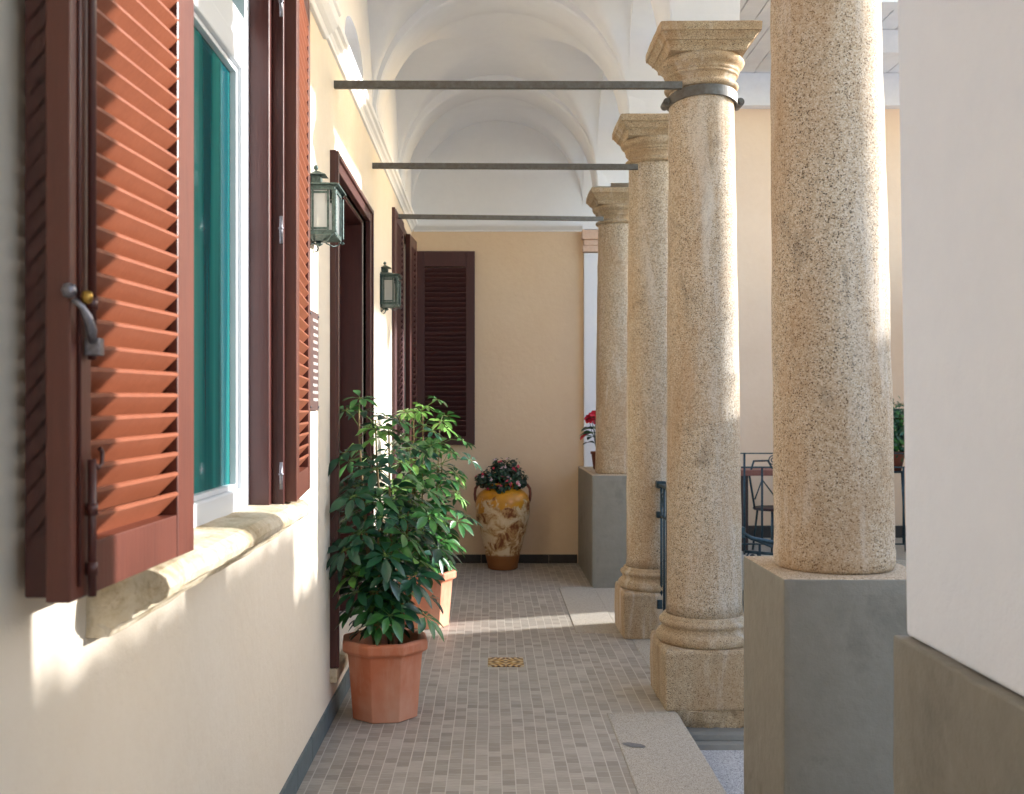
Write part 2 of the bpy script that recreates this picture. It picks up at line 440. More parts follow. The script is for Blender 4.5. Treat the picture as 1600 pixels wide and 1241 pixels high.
XL = -.768   # left wall face
XA0, XA1 = .905, 1.256   # arcade wall faces
YF = 10.0    # far wall
ZS = 3.43    # springing
CEN = (XL+XA0)/2; HA = (XA0-XL)/2

# ------------------------------------------------------------------ ground
g = MB(); g.box(-30, 60, -20, 80, -.8, -.6); o = g.build('ground', 'slab_low'); tag(o, kind='structure')
g = MB(); g.box(XL, .575, -3, YF, -.3, 0); g.box(.5751, .92, 5.06, 6.86, -.3, 0); g.box(.5751, .865, 8.621, YF, -.3, 0)
o = g.build('floor', 'tile'); tag(o, kind='structure')
g = MB(); g.box(.5755, .925, -3, 5.058, -.3, .004); g.box(.5755, .87, 6.862, 8.62, -.3, .004)
g.box(.9205, 1.45, 5.22, 6.86, -.3, .001); g.box(.8705, 1.45, 6.862, YF, -.3, -.002)
o = g.build('kerb_slab', 'slab'); bevmod(o, .006); tag(o, kind='structure')
g = MB(); g.box(.923, 1.46, 5.0, 5.3, -.3, -.085); g.box(.924, 1.46, 4.93, 5.001, -.3, -.11); o = g.build('mortar_bed', 'mortar'); bevmod(o, .03); tag(o, kind='structure')
# landing and steps going down between the pillars
g = MB(); g.box(.926, 1.75, 2.3, 5.055, -.3, -.14); g.box(1.751, 2.1, 2.3, 5.055, -.5, -.30); g.box(2.101, 2.5, 2.3, 5.055, -.6, -.46)
o = g.build('steps', 'slab_low'); tag(o, kind='structure')
g = MB(); g.box(.95, 5.2, 10.2, 13, -.3, 0)
o = g.build('balcony_floor', 'slab'); tag(o, kind='structure')

# ------------------------------------------------------------------ wall with rectangular openings (in plane x = const)
def holed_wall(mb, xf, xb, y0, y1, z0, z1, holes, depth_dir=-1):
    ys = sorted({y0, y1, *[h[0] for h in holes], *[h[1] for h in holes]})
    zs = sorted({z0, z1, *[h[2] for h in holes], *[h[3] for h in holes]})
    for a, b in zip(ys, ys[1:]):
        for c, dd in zip(zs, zs[1:]):
            if any(h[0] <= (a+b)/2 <= h[1] and h[2] <= (c+dd)/2 <= h[3] for h in holes): continue
            mb.face([(xf, a, c), (xf, b, c), (xf, b, dd), (xf, a, dd)])
    for h in holes:
        a, b, c, dd = h
        mb.face([(xf, a, c), (xf, a, dd), (xb, a, dd), (xb, a, c)])
        mb.face([(xf, b, c), (xb, b, c), (xb, b, dd), (xf, b, dd)])
        mb.face([(xf, a, dd), (xf, b, dd), (xb, b, dd), (xb, a, dd)])
        mb.face([(xf, a, c), (xb, a, c), (xb, b, c), (xf, b, c)])
    # back sheet
    mb.face([(xb, y0, z0), (xb, y0, z1), (xb, y1, z1), (xb, y1, z0)])

WIN = (2.16, 3.24, 1.175, 3.02)
DOOR = (4.99, 6.32, .26, 2.66)
DOOR2 = (8.05, 9.45, .26, 3.02)
gw = thing('gallery_wall', 'cream plastered wall along the left side of the gallery, with shuttered window and door', 'wall', (0, 0, 0))
mb = MB(); holed_wall(mb, XL, XL-.35, -3, YF, 0, 3.24, [WIN, DOOR, DOOR2]); mb.build('wall', 'cream', gw, recalc=False)
# upper white wall with lunette niche
mb = MB()
nc, nw, nz0, nh = 5.80, .40, 3.375, .30
ys = [-3] + [nc-nw+2*nw*i/24 for i in range(25)] + [YF]
def arcz(y):
    t = (y-nc)/nw
    return nz0 + .12 + (nh-.12)*math.sqrt(max(0, 1-t*t))
for a, b in zip(ys, ys[1:]):
    if a >= nc-nw-1e-6 and b <= nc+nw+1e-6:
        mb.face([(XL, a, 3.24), (XL, b, 3.24), (XL, b, nz0), (XL, a, nz0)])
        mb.face([(XL, a, arcz(a)), (XL, b, arcz(b)), (XL, b, 4.6), (XL, a, 4.6)])
        mb.face([(XL, a, arcz(a)), (XL-.16, a, arcz(a)), (XL-.16, b, arcz(b)), (XL, b, arcz(b))])
        mb.face([(XL, a, nz0), (XL, b, nz0), (XL-.16, b, nz0), (XL-.16, a, nz0)])
    else:
        mb.face([(XL, a, 3.24), (XL, b, 3.24), (XL, b, 4.6), (XL, a, 4.6)])
for yy in (nc-nw, nc+nw):
    mb.face([(XL, yy, nz0), (XL, yy, arcz(yy)), (XL-.16, yy, arcz(yy)), (XL-.16, yy, nz0)])
mb.face([(XL-.16, nc-nw-.05, nz0-.05), (XL-.16, nc+nw+.05, nz0-.05), (XL-.16, nc+nw+.05, 3.8), (XL-.16, nc-nw-.05, 3.8)])
mb.box(XL-.12, XL-.08, nc-nw, nc+nw, 3.50, 3.52)
mb.build('upper_wall', 'white', gw, recalc=False)
# cornice
def cornice_prof(x, z, sgn=1):
    P = [(0, 0), (.014, .004), (.016, .022), (.026, .036), (.040, .046), (.046, .062), (.060, .070), (.064, .092), (.0, .094)]
    return [(x+sgn*p[0], z+p[1]) for p in P]
mb = MB(); mb.extr(cornice_prof(XL-.002, 3.232), 'y', -3, YF-.001); mb.build('cornice', 'white', gw)
for yc in (4.50,):
    mb = MB()
    pr = [(0, 0), (.020, .0), (.03, .02), (.05, .035), (.07, .06), (.075, .10), (.085, .11), (.085, .21), (0, .21)]
    mb.extr([(XL-.003+p[0], 3.205+p[1]) for p in pr], 'y', yc-.22, yc+.22); bevmod(mb.build('corbel', 'white', gw), .004)
# skirting as tiles
mb = MB(); y = -2.9
while y < 7.99:
    mb.box(XL-.002, XL+.011, y+.0012, y+.3288, 0.0, .102, bev=.0015); y += .33
mb.box(XL-.002, XL+.008, -3, 8.0, 0.0, .100)
mb.box(XL-.002, XL+.010, 8.02, YF-.001, 0.0, .10)
mb.build('skirting', 'slate', gw)

# ---- window on the gallery wall
Y0, Y1, Z0, Z1 = WIN
mb = MB()   # brown wooden surround, standing proud
xo0, xo1 = XL-.10, -.692
mb.box(xo0, xo1, Y0-.03, Y0+.035, Z0+.008, Z1+.03, bev=.003)
mb.box(xo0, xo1, Y1-.035, Y1+.03, Z0+.008, Z1+.03, bev=.003)
mb.box(xo0, xo1-.002, Y0+.035, Y1-.035, Z1-.04, Z1+.028, bev=.003)
win = mb.build('window', 'shutter_frame', gw)
mb = MB()
wx0, wx1 = XL-.065, XL+.014
ya, yb = Y0+.036, Y1-.036
def fr(mb, a, b, c, dd, t, x0, x1, bev=.003):
    mb.box(x0, x1, a, a+t, c, dd, bev=bev); mb.box(x0, x1, b-t, b, c, dd, bev=bev)
    mb.box(x0, x1-.001, a+t, b-t, c, c+t, bev=bev); mb.box(x0, x1-.001, a+t, b-t, dd-t, dd, bev=bev)
fr(mb, ya, yb, 1.152, 2.975, .055, wx0, wx1)
mb.box(wx0, wx1-.002, ya+.05, yb-.05, 2.60, 2.70, bev=.003)
fr(mb, ya+.057, yb-.057, 1.188, 2.598, .075, wx0+.008, wx1+.010, .006)
fr(mb, ya+.133, yb-.133, 1.264, 2.522, .014, wx0+.02, wx1-.004, .002)
mb.build('casement_frame', 'upvc', win)
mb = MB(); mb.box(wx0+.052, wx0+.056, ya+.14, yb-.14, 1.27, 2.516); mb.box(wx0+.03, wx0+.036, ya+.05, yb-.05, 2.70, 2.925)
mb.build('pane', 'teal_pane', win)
mb = MB(); mb.box(wx0+.022, wx0+.040, ya+.134, ya+.47, 1.265, 2.521); mb.box(wx0+.020, wx0+.036, ya+.485, yb-.134, 1.265, 2.521); mb.box(wx0-.05, wx0-.04, Y0+.01, Y1-.01, 2.62, 2.97)
bevmod(mb.build('inner_blind', 'teal', win), .003)
mb = MB()
for zz in (1.45, 1.95, 2.3): mb.box(wx1+.012, wx1+.022, ya+.10, ya+.115, zz, zz+.07)
mb.build('casement_hinge', 'upvc', win)
# stone sill
pr = [(XL-.05, 1.175), (XL-.05, 1.205), (-.66, 1.198), (-.632, 1.192), (-.615, 1.180), (-.607, 1.163), (-.611, 1.148), (-.625, 1.138), (-.645, 1.134),
      (-.648, 1.122), (-.672, 1.118), (-.678, 1.104), (-.70, 1.092), (-.716, 1.080), (-.722, 1.068), (XL+.006, 1.066), (XL-.03, 1.066)]
mb = MB(); mb.extr(pr, 'y', 1.93, 3.50, segs=60, jit=.0045)
bmesh.ops.subdivide_edges(mb.bm, edges=[e for e in mb.bm.edges if abs(e.verts[0].co.y-e.verts[1].co.y) < .001 and abs(e.verts[0].co.y-1.93) < .001], cuts=1)
for v in mb.bm.verts:
    if abs(v.co.y-1.93) < .02 or abs(v.co.y-3.5) < .02:
        k = 1 if v.co.y < 2.5 else -1
        v.co.y += k*(.012+.016*noise.noise(v.co*22)) ; v.co.z += .006*noise.noise(v.co*30)
bevmod(mb.build('sill', 'sill', win, smooth=False), .003)
# louvred shutter leaf: local +Y from hinge to free end, +X is the visible face, z up from 0
def leaf(h, wd, th=.04, stH=.095, stF=.075, rail_b=.085, rail_t=.09, pitch=.0395, mid=None, slat_tilt=.033, slat_h=.043):
    m = MB()
    m.box(-th, 0, 0, stH, 0, h, bev=.003); m.box(-th, 0, wd-stF, wd, 0, h, bev=.003)
    m.box(-th, -.0015, stH, wd-stF, 0, rail_b, bev=.002); m.box(-th, -.0015, stH, wd-stF, h-rail_t, h, bev=.002)
    spans = [(rail_b, h-rail_t)]
    if mid:
        m.box(-th, -.0015, stH, wd-stF, mid-.045, mid+.045, bev=.002); spans = [(rail_b, mid-.045), (mid+.045, h-rail_t)]
    m.mi = 1
    for a, b in spans:
        z = a + .004
        while z + pitch*.6 < b:
            z0_ = z; z += random.uniform(-.0012, .0012); t = min(z+slat_h+random.uniform(-.001, .0015), b-.001)
            p = [(.000, t-.0015), (-.0035, t+.001), (-.004-slat_tilt, z+.003), (-.004-slat_tilt, z-.004), (-.002, t-.0085), (.0, t-.0065)]
            # top edge towards the visible face, bottom edge recessed
            m.extr(p, 'y', stH-.004, wd-stF+.004)
            z = z0_ + pitch
    return m
def shutter(name, parent, hinge, ang_from_wall, dirn, h, wd, lift, mats, **k):
    """dirn -1: leaf runs from hinge towards the camera, +1 away"""
    m = leaf(h, wd, **k)
    for v in m.bm.verts:
        x, y, z = v.co
        a = R(ang_from_wall)
        # direction of leaf in plan
        dx, dy = -math.sin(a), dirn*math.cos(a)
        nx, ny = math.cos(a), dirn*math.sin(a)
        v.co = Vector((hinge[0]+dx*y+nx*x, hinge[1]+dy*y+ny*x, hinge[2]+z - lift*y))
    bmesh.ops.recalc_face_normals(m.bm, faces=m.bm.faces[:])
    return m.build(name, mats, parent)
NEARH = (-.620, 2.145, 1.205)
shutter('shutter', win, NEARH, 3.4, -1, 1.80, .555, .012, ['shutter_shaded', 'shutter'])
shutter('shutter', win, (-.618, 3.272, 1.205), 5.6, 1, 1.80, .555, 0, ['shutter_shaded', 'shutter'])
shutter('shutter', win, (-.700, 2.125, 1.205), .4, -1, 1.79, .49, .012, ['shutter_frame', 'shutter_frame'], stF=.004)
# filler post between wall frame and leaf (hinge stile standing off the wall)
mb = MB(); mb.box(-.6915, -.655, Y1+.004, Y1+.03, Z0+.02, Z1, bev=.002)
mb.box(-.690, -.664, Y0-.028, Y0+.010, Z0+.04, Z1, bev=.002); mb.build('hinge_post', 'shutter_frame', win)
mb = MB()
for zz in (1.25, 2.02, 2.73):
    mb.tube([(-.655, Y1-.034, zz), (-.655, Y1-.034, zz+.085)], .0055, 10)
    mb.tube([(-.655, Y1-.034, zz+.044), (-.655, Y1-.034, zz+.05)], .009, 10)
mb.build('hinge', 'steel', win)
# espagnolette bolt and latch on the near leaf's free stile
ax = math.sin(R(3.4))
def LP(t, off, z):   # point on near leaf: t from hinge, off out of face
    a = R(3.4)
    return Vector((NEARH[0]-math.sin(a)*t+math.cos(a)*off, NEARH[1]-math.cos(a)*t - math.sin(a)*off, z))
mb = MB()
mb.tube([LP(.500, .010, 1.20), LP(.500, .010, 1.42)], .007, 10)
mb.tube([LP(.500, .010, 1.58), LP(.500, .010, 2.98)], .007, 10)
mb.tube([LP(.528, .002, 1.22), LP(.528, .002, 2.98)], .0035, 6)
for zz in (1.235, 1.33, 1.66, 2.2, 2.7):
    mb.tube([LP(.500, .010, zz), LP(.500, .010, zz+.02)], .0095, 10)
mb.tube([LP(.500, .012, 1.415), LP(.492, .016, 1.405), LP(.482, .018, 1.412), LP(.480, .018, 1.432), LP(.487, .016, 1.437)], .0035, 8)
mb.build('shutter_bolt', 'shutter_frame', win)
mb = MB()
hp = [LP(.556, .006, 1.672), LP(.548, .016, 1.660), LP(.538, .020, 1.645), LP(.526, .021, 1.625), LP(.517, .018, 1.607)]
mb.tube(hp, [.005, .005, .008, .009, .006], 10)
for v in mb.bm.verts: pass
mb.box(-.012, .012, -.011, .011, -.014, .014, Matrix.Translation(LP(.505, .016, 1.600)), bev=.002)
mb.lathe([(.001, -.012), (.009, -.009), (.012, 0), (.009, .009), (.001, .012)], tuple(LP(.566, .004, 1.684)), 12)
mb.build('latch_handle', 'steel', win)
mb = MB(); mb.lathe([(.001, -.011), (.008, -.008), (.010, 0), (.008, .008), (.001, .011)], tuple(LP(.540, .020, 1.676)), 12)
mb.build('latch_knob', 'brass', win)

# ---- door on the gallery wall
Y0, Y1, Z0, Z1 = DOOR
mb = MB()
def archi(mb, Y0, Y1, Z0, Z1, wdt=.085, x0=XL-.02, x1=XL+.03, extra=True):
    mb.box(x0, x1, Y0-wdt, Y0, Z0, Z1+wdt, bev=.004); mb.box(x0, x1, Y1, Y1+wdt, Z0, Z1+wdt, bev=.004)
    mb.box(x0, x1-.001, Y0, Y1, Z1, Z1+wdt-.0005, bev=.004)
    if extra:
        mb.box(x1-.004, x1+.012, Y0-wdt+.004, Y0-wdt+.03, Z0, Z1+wdt-.004, bev=.004)
        mb.box(x1-.004, x1+.012, Y1+wdt-.03, Y1+wdt-.004, Z0, Z1+wdt-.004, bev=.004)
        mb.box(x1-.0045, x1+.011, Y0-wdt+.03, Y1+wdt-.03, Z1+wdt-.03, Z1+wdt-.005, bev=.004)
archi(mb, Y0, Y1, Z0, Z1)
# reveal lining
mb.box(XL-.20, XL-.021, Y0, Y0+.02, Z0, Z1, bev=.002); mb.box(XL-.20, XL-.021, Y1-.02, Y1, Z0, Z1, bev=.002)
mb.box(XL-.20, XL-.0215, Y0+.02, Y1-.02, Z1-.02, Z1, bev=.002)
door = mb.build('door', 'door_wood', gw)
mb = MB()
ym = (Y0+Y1)/2
for a, b in ((Y0+.021, ym-.002), (ym+.002, Y1-.021)):
    fr(mb, a, b, Z0+.01, Z1-.021, .085, XL-.20, XL-.155, .004)
    mb.box(XL-.19, XL-.17, a+.085, b-.085, Z0+.09, Z0+.6)
    mb.box(XL-.198, XL-.157, a+.085, b-.085, Z0+.6, Z0+.68, bev=.003)
mb.box(XL-.155, XL-.14, ym-.02, ym+.02, Z0+.01, Z1-.022, bev=.003)
mb.build('door_leaf', 'door_wood', door)
mb = MB(); mb.box(XL-.182, XL-.178, Y0+.106, Y1-.106, Z0+.68, Z1-.106); mb.build('pane', 'glass', door)
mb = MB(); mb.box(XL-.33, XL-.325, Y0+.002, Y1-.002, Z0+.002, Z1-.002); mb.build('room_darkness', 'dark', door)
mb = MB(); mb.box(XL-.3, XL+.035, Y0-.09, Y1+.09, Z0-.07, Z0-.001, bev=.006); mb.build('door_sill', 'sill', door)
mb = MB(); mb.tube([(XL-.15, ym+.05, 1.25), (XL-.10, ym+.05, 1.25), (XL-.10, ym+.14, 1.25)], .008, 8); mb.build('handle', 'brass', door)

# ---- far window / french door with shutters on the gallery wall
Y0, Y1, Z0, Z1 = DOOR2
mb = MB(); archi(mb, Y0, Y1, Z0, Z1, .06, XL-.02, XL+.025, False)
mb.box(XL-.18, XL-.15, Y0, Y1, Z0, Z1)
d2 = mb.build('door', 'far_wood', gw); d2['label'] = 'far dark louvred door near the end wall'
mb = MB(); mb.box(XL-.149, XL-.146, Y0+.1, Y0+.62, Z0+.5, Z1-.1); mb.build('pane', 'glass', d2)
shutter('shutter', d2, (XL+.035, 8.72, Z0+.02), 1.2, -1, Z1-Z0+.05, .62, 0, ['far_wood', 'far_wood'], pitch=.05, slat_h=.056)
shutter('shutter', d2, (XL+.075, 8.86, Z0+.02), -4.0, 1, Z1-Z0-.02, .42, 0, ['shutter_frame', 'far_wood'], pitch=.05, slat_h=.056)

# ------------------------------------------------------------------ end wall
ew = thing('end_wall', 'cream end wall of the gallery behind the glazed urn, with a closed dark shutter', 'wall')
mb = MB(); mb.box(XL, .9125, YF, YF+.3, 0, 3.26); mb.build('wall', 'cream_far', ew)
mb = MB(); mb.box(XL-.3, XA1+.3, YF+.001, YF+.3, 3.2605, 4.6); mb.build('lunette_wall', 'white', ew)
mb = MB(); mb.extr([(YF+.002-p[0]*.8, 3.235+p[1]*.7) for p in [(0, 0), (.014, .004), (.016, .022), (.04, .046), (.06, .07), (.064, .092), (0, .094)]], 'x', XL+.02, .90)
mb.build('cornice', 'white', ew)
mb = MB(); x = XL+.02
while x < .84:
    mb.box(x+.001, min(x+.329, .849), YF-.010, YF+.002, 0, .085, bev=.0015); x += .33
mb.build('skirting', 'slate_dark', ew)
mb = MB(); mb.box(.913, XA1, YF-.06, YF+.3, .0, 3.02); mb.build('pilaster', 'white', ew)
mb = MB(); mb.box(.89, XA1+.02, YF-.085, YF+.29, 3.15, 3.24, bev=.006); mb.box(.905, XA1+.01, YF-.07, YF+.29, 3.09, 3.149, bev=.01); mb.box(.895, XA1+.01, YF-.078, YF+.29, 3.03, 3.089, bev=.006)
mb.build('pilaster_capital', 'pink_cap', ew)
# closed shutter on the end wall
m = leaf(1.885, .575, stH=.085, stF=.085, rail_b=.085, rail_t=.15, pitch=.048, slat_h=.052, slat_tilt=.03)
for v in m.bm.verts:
    x, y, z = v.co
    v.co = Vector((-.725+y, YF-.045-x*1.0, 1.155+z))
m.build('shutter', ['far_wood', 'far_wood'], ew)

# ------------------------------------------------------------------ vaulted ceiling with arcade wall
va = thing('vaulted_ceiling', 'white groin vaults and arches springing over the gallery', 'ceiling')
LINES = [3.35, 5.335, 6.93, 8.90]; HW = .19
LEFTS = [2.75, 4.56, 6.86, 8.74]
bays = [(-3.0, LINES[0]-HW)] + [(LINES[i]+HW, LINES[i+1]-HW) for i in range(3)] + [(LINES[3]+HW, YF)]
RV = .89; RA = .81
def lshift(k, x):
    if k < 0 or k >= len(LINES): return 0
    return (LEFTS[k]-LINES[k])*(XA0-x)/(XA0-XL)
mb = MB()
for bi, (y0, y1) in enumerate(bays):
    nx, ny = 56, 40
    yc = (y0+y1)/2; hb = (y1-y0)/2
    def hgt(x, y):
        u = min(1, abs(x-CEN)/HA); v = min(1, abs(y-yc)/hb)
        hu = math.sqrt(max(0, 1-u*u)); hv = math.sqrt(max(0, 1-v*v))
        k = 1 if bi else 0
        m_ = max(hu, hv*.97*k)
        # soft plaster groin
        s_ = math.log(math.exp(60*hu)+math.exp(60*hv*.97*k))/60 if k else hu
        return ZS + RV*min(1.01, s_)
    gx = [CEN - HA*math.cos(PI*i/nx) for i in range(nx+1)]
    gy = [yc - hb*math.cos(PI*j/ny) for j in range(ny+1)]
    def sk(x, y):
        f = (y-y0)/(y1-y0)
        return y + lshift(bi-1, x)*(1-f) + lshift(bi, x)*f
    vs = [[mb.bm.verts.new((x, sk(x, y), hgt(x, y))) for y in gy] for x in gx]
    for i in range(nx):
        for j in range(ny):
            f = mb.bm.faces.new((vs[i][j], vs[i][j+1], vs[i+1][j+1], vs[i+1][j])); f.smooth = True
mb.build('vault', 'white', va, recalc=False)
def arch(y0, y1, li, name='arch'):
    mb = MB(); n = 48
    xl, xr = XL+.035, XA0+.001; c = (xl+xr)/2; a = (xr-xl)/2
    inner = [(c - a*math.cos(PI*i/n), ZS + RA*math.sin(PI*i/n)) for i in range(n+1)]
    outer = [(c - (a+.12)*math.cos(PI*i/n), ZS + (RA+.2)*math.sin(PI*i/n)) for i in range(n+1)]
    inner = [(xl, 3.40)] + inner + [(xr, 3.40)]; outer = [(xl-.12, 3.40)] + outer + [(xr+.12, 3.40)]
    V = lambda P, y: [mb.bm.verts.new((p[0], y, p[1])) for p in P]
    bv = .012
    i0, i1 = V(inner, y0+bv), V(inner, y1-bv)
    ib = [(p[0]+(bv if k < len(inner)/2 else -bv)*0, p[1]) for k, p in enumerate(inner)]
    grow = lambda P: [(c+(p[0]-c)*(1+bv/a), ZS+(p[1]-ZS)*(1+bv/RA)) for p in P]
    j0, j1 = V(grow(inner), y0), V(grow(inner), y1)
    o0, o1 = V(outer, y0), V(outer, y1)
    for A, B in ((i0, i1), (j0, i0), (i1, j1), (o0, j0), (j1, o1)):
        for k in range(len(A)-1):
            f = mb.bm.faces.new((A[k], A[k+1], B[k+1], B[k])); f.smooth = (A is i0 and B is i1)
    for v in mb.bm.verts: v.co.y += lshift(li, v.co.x)
    return mb.build(name, 'white', va)
for li, yl in enumerate(LINES): arch(yl-HW, yl+HW, li)
# arcade wall with arched openings
mb = MB(); n = 40
def awall(y0, y1, open_):
    yc = (y0+y1)/2; hb = (y1-y0)/2
    for i in range(n):
        a = yc - hb*math.cos(PI*i/n); b = yc - hb*math.cos(PI*(i+1)/n)
        za = ZS + (.78*math.sqrt(max(0, 1-((a-yc)/hb)**2)) if open_ else 0); zb = ZS + (.78*math.sqrt(max(0, 1-((b-yc)/hb)**2)) if open_ else 0)
        for x in (XA0, XA1): mb.face([(x, a, za), (x, b, zb), (x, b, 4.6), (x, a, 4.6)])
        mb.face([(XA0, a, za), (XA1, a, za), (XA1, b, zb), (XA0, b, zb)])
awall(-3, LINES[0]-.18, False)
for i in range(3): awall(LINES[i]+.18, LINES[i+1]-.18, True)
awall(LINES[3]+.18, YF+.001, True)
for yl in LINES:
    for x in (XA0, XA1): mb.face([(x, yl-.18, ZS), (x, yl+.18, ZS), (x, yl+.18, 4.6), (x, yl-.18, 4.6)])
    mb.face([(XA0, yl-.18, ZS), (XA1, yl-.18, ZS), (XA1, yl+.18, ZS), (XA0, yl+.18, ZS)])
mb.build('arcade_wall', 'white', va, recalc=False)
mb = MB(); mb.box(XL-.5, XA1+.12, -3.3, YF+.35, 4.602, 4.8); mb.build('roof_slab', 'white', va)
ev = thing('sun_blocker_eave', 'painted plank overhang added outside the arcade to block high sun', 'sun_blocker_eave')  # added overhang, shaped to keep high sun off the gallery wall
x = XA1+.002
while x < 2.0:
    y1_ = 7.2 if x > 1.5 else 9.9
    mb = MB(); mb.box(x+.004, x+.116, -3, y1_, 3.88, 3.90); mb.build('plank', 'plank', ev); x += .12
mb = MB(); mb.box(XA1+.002, 2.10, -3, 7.2, 3.903, 3.96); mb.box(XA1+.002, 1.62, 7.201, 9.9, 3.903, 3.96); mb.build('boarding', 'plank_gap', ev)
# closing wall behind the camera
mb = MB(); mb.box(XL-.4, XA1+.1, -3.3, -3.001, -.3, 4.6); o = mb.build('back_wall', 'cream')
tag(o, 'cream wall closing the gallery behind the viewer', 'wall')

# ------------------------------------------------------------------ pier on the right
pr_ = thing('plaster_pier', 'white plastered pier with grey rendered dado at right edge of the gallery', 'pier')
mb = MB(); vs = mb.box(.913, 1.40, .95, 2.25, 1.004, 3.428)
for v in mb.bm.verts:
    if v.co.z > 2 and v.co.y > 0: v.co.y += .0; v.co.x -= .0
    if v.co.z > 2 and v.co.x < 1.2: v.co.x -= .035
bevmod(mb.build('pier_shaft', 'pier', pr_), .01, 3)
mb = MB(); mb.box(.889, 1.41, .94, 2.262, -.3, 1.003); bmesh.ops.subdivide_edges(mb.bm, edges=mb.bm.edges[:], cuts=30, use_grid_fill=True)
for v in mb.bm.verts:
    q = noise.noise(v.co*4.5)*.004 + noise.noise(v.co*14)*.0025
    v.co.x += q
    if v.co.z > 1.0: v.co.z += noise.noise(v.co*7)*.003 + noise.noise(v.co*30)*.0015
bevmod(mb.build('dado', 'grey_render', pr_), .006)

mb = MB(); mb.box(.9, 1.4, -3, -.9, -.3, 3.428); mb.build('rear_pier_shaft', 'pier', pr_)
# ------------------------------------------------------------------ columns
def shaft_prof(z0, z1, r0, r1, n=40, foot=True):
    P = []
    for i in range(n+1):
        t = i/n; z = z0+(z1-z0)*t
        r = r0 + (r1-r0)*(t**1.5)
        if foot and t < .02: r += .004
        P.append((r, z))
    return P
def column(name, label, x, y, z0, base=True, capital=True, ztop=3.432, r0=.192, r1=.166, lean=0, footing=False, seed=0):
    t = thing(name, label, 'column', (x, y, z0), 0, 'granite columns of the arcade')
    t.rotation_euler = (0, lean, 0)
    H = ztop-z0
    zb = 0
    if base:
        mb = MB()
        prof = [(.248, 0), (.250, .02), (.250, .15), (.249, .28), (.244, .297), (.236, .302)]
        mb.sqlathe(prof, (0, 0, 0), 12, .004)
        o = mb.build('plinth', 'granite_cap', t); bevmod(o, .008)
        mb = MB()
        pf = [(.236, .300), (.246, .312), (.250, .328), (.246, .346), (.236, .358), (.226, .361), (.222, .370), (.219, .384), (.222, .392), (.230, .398),
              (.233, .408), (.230, .419), (.218, .424), (.214, .430), (.212, .440), (.200, .446)]
        mb.lathe(pf, (0, 0, 0), 64, .003); mb.build('base_moulding', 'granite_cap', t)
        zb = .444
        if footing:
            mb = MB(); mb.sqlathe([(.17, -.15), (.20, -.115), (.228, -.09), (.236, -.05), (.243, -.0)], (0, 0, 0), 16, .028, ns=7); mb.build('footing', 'granite_cap', t)
    zc = H-.283 if capital else H
    mb = MB(); P = shaft_prof(zb, zc+.01, r0, r1)
    if not base: P = [(r0-.006, 0), (r0+.001, .012), (r0+.003, .05), (r0, .07)] + [p for p in P if p[1] > .08]
    mb.lathe(P, (0, 0, 0), 72, .0035, ns=4+seed); mb.build('shaft', 'granite', t)
    if capital:
        mb = MB(); c = zc
        pf = [(.166, c-0.0035), (.180, c-0.0009), (.188, c+0.0070), (.190, c+0.0139), (.187, c+0.0218), (.178, c+0.0261), (.170, c+0.0279), (.168, c+0.0348), (.168, c+0.0505), (.176, c+0.0575),
              (.176, c+0.0644), (.184, c+0.0653), (.187, c+0.0714), (.184, c+0.0775), (.178, c+0.0792), (.188, c+0.0836), (.192, c+0.0906), (.190, c+0.0967), (.184, c+0.0984), (.198, c+0.1062), (.212, c+0.1184),
              (.219, c+0.1324), (.219, c+0.1446), (.210, c+0.1550), (.19, c+0.1567)]
        mb.lathe(pf, (0, 0, 0), 64, .0035, ns=9)
        mb.build('echinus', 'granite_cap', t)
        mb = MB()
        pf = [(.180, c+0.1533), (.193, c+0.1550), (.196, c+0.1637), (.194, c+0.1672), (.199, c+0.1794), (.208, c+0.1898), (.213, c+0.1933), (.213, c+0.2003), (.222, c+0.2020), (.226, c+0.2125), (.235, c+0.2247),
              (.243, c+0.2316), (.243, c+0.2369), (.253, c+0.2395), (.255, c+0.2525), (.255, c+0.2769), (.248, c+0.2830)]
        mb.sqlathe(pf, (0, 0, 0), 12, .0045); mb.build('abacus', 'granite_cap', t)
    return t
cA = column('granite_column', 'granite column on square plinth with iron collar under its capital, next beyond the nearest column', 1.118, 5.335, 0, lean=-.006, footing=True, seed=1)
cB = column('granite_column', 'middle granite column on a low square plinth, third from the viewer', 1.118, 6.93, 0, lean=-.004, seed=2)
cC = column('granite_column', 'farthest granite column, standing on the tall grey pedestal beside the red flower', 1.112, 8.95, .947, base=False, lean=0, ztop=3.39, seed=3)
cE = column('granite_column', 'nearest and widest granite column, standing on the tall grey pedestal by the white pier', 1.132, 3.37, .986, base=False, lean=-.017, r0=.190, r1=.168, seed=4)

def pedestal(label, x0, x1, y0, y1, h):
    mb = MB(); mb.box(0, x1-x0, 0, y1-y0, -.25, h)
    es = [e for e in mb.bm.edges]
    bmesh.ops.subdivide_edges(mb.bm, edges=es, cuts=24, use_grid_fill=True)
    for v in mb.bm.verts:
        n_ = sum(1 for c, lim in ((v.co.x, (0, x1-x0)), (v.co.y, (0, y1-y0)), (v.co.z, (-.25, h))) if min(abs(c-lim[0]), abs(c-lim[1])) < 1e-4)
        q = noise.noise(v.co*9+Vector((x0*7, y0, 0)))
        if n_ >= 2: v.co += Vector(((x1-x0)/2-v.co.x, (y1-y0)/2-v.co.y, -.3)).normalized()*(.0035+.004*abs(q))
    bmesh.ops.recalc_face_normals(mb.bm, faces=mb.bm.faces[:])
    for f in mb.bm.faces:
        if f.normal.z > .8: f.material_index = 1
    o = mb.build('pedestal', ['grey_render', 'ped_top'], None, smooth=False); o.location = (x0, y0, 0); bevmod(o, .004)
    return tag(o, label, 'pedestal', 'grey rendered pedestals')
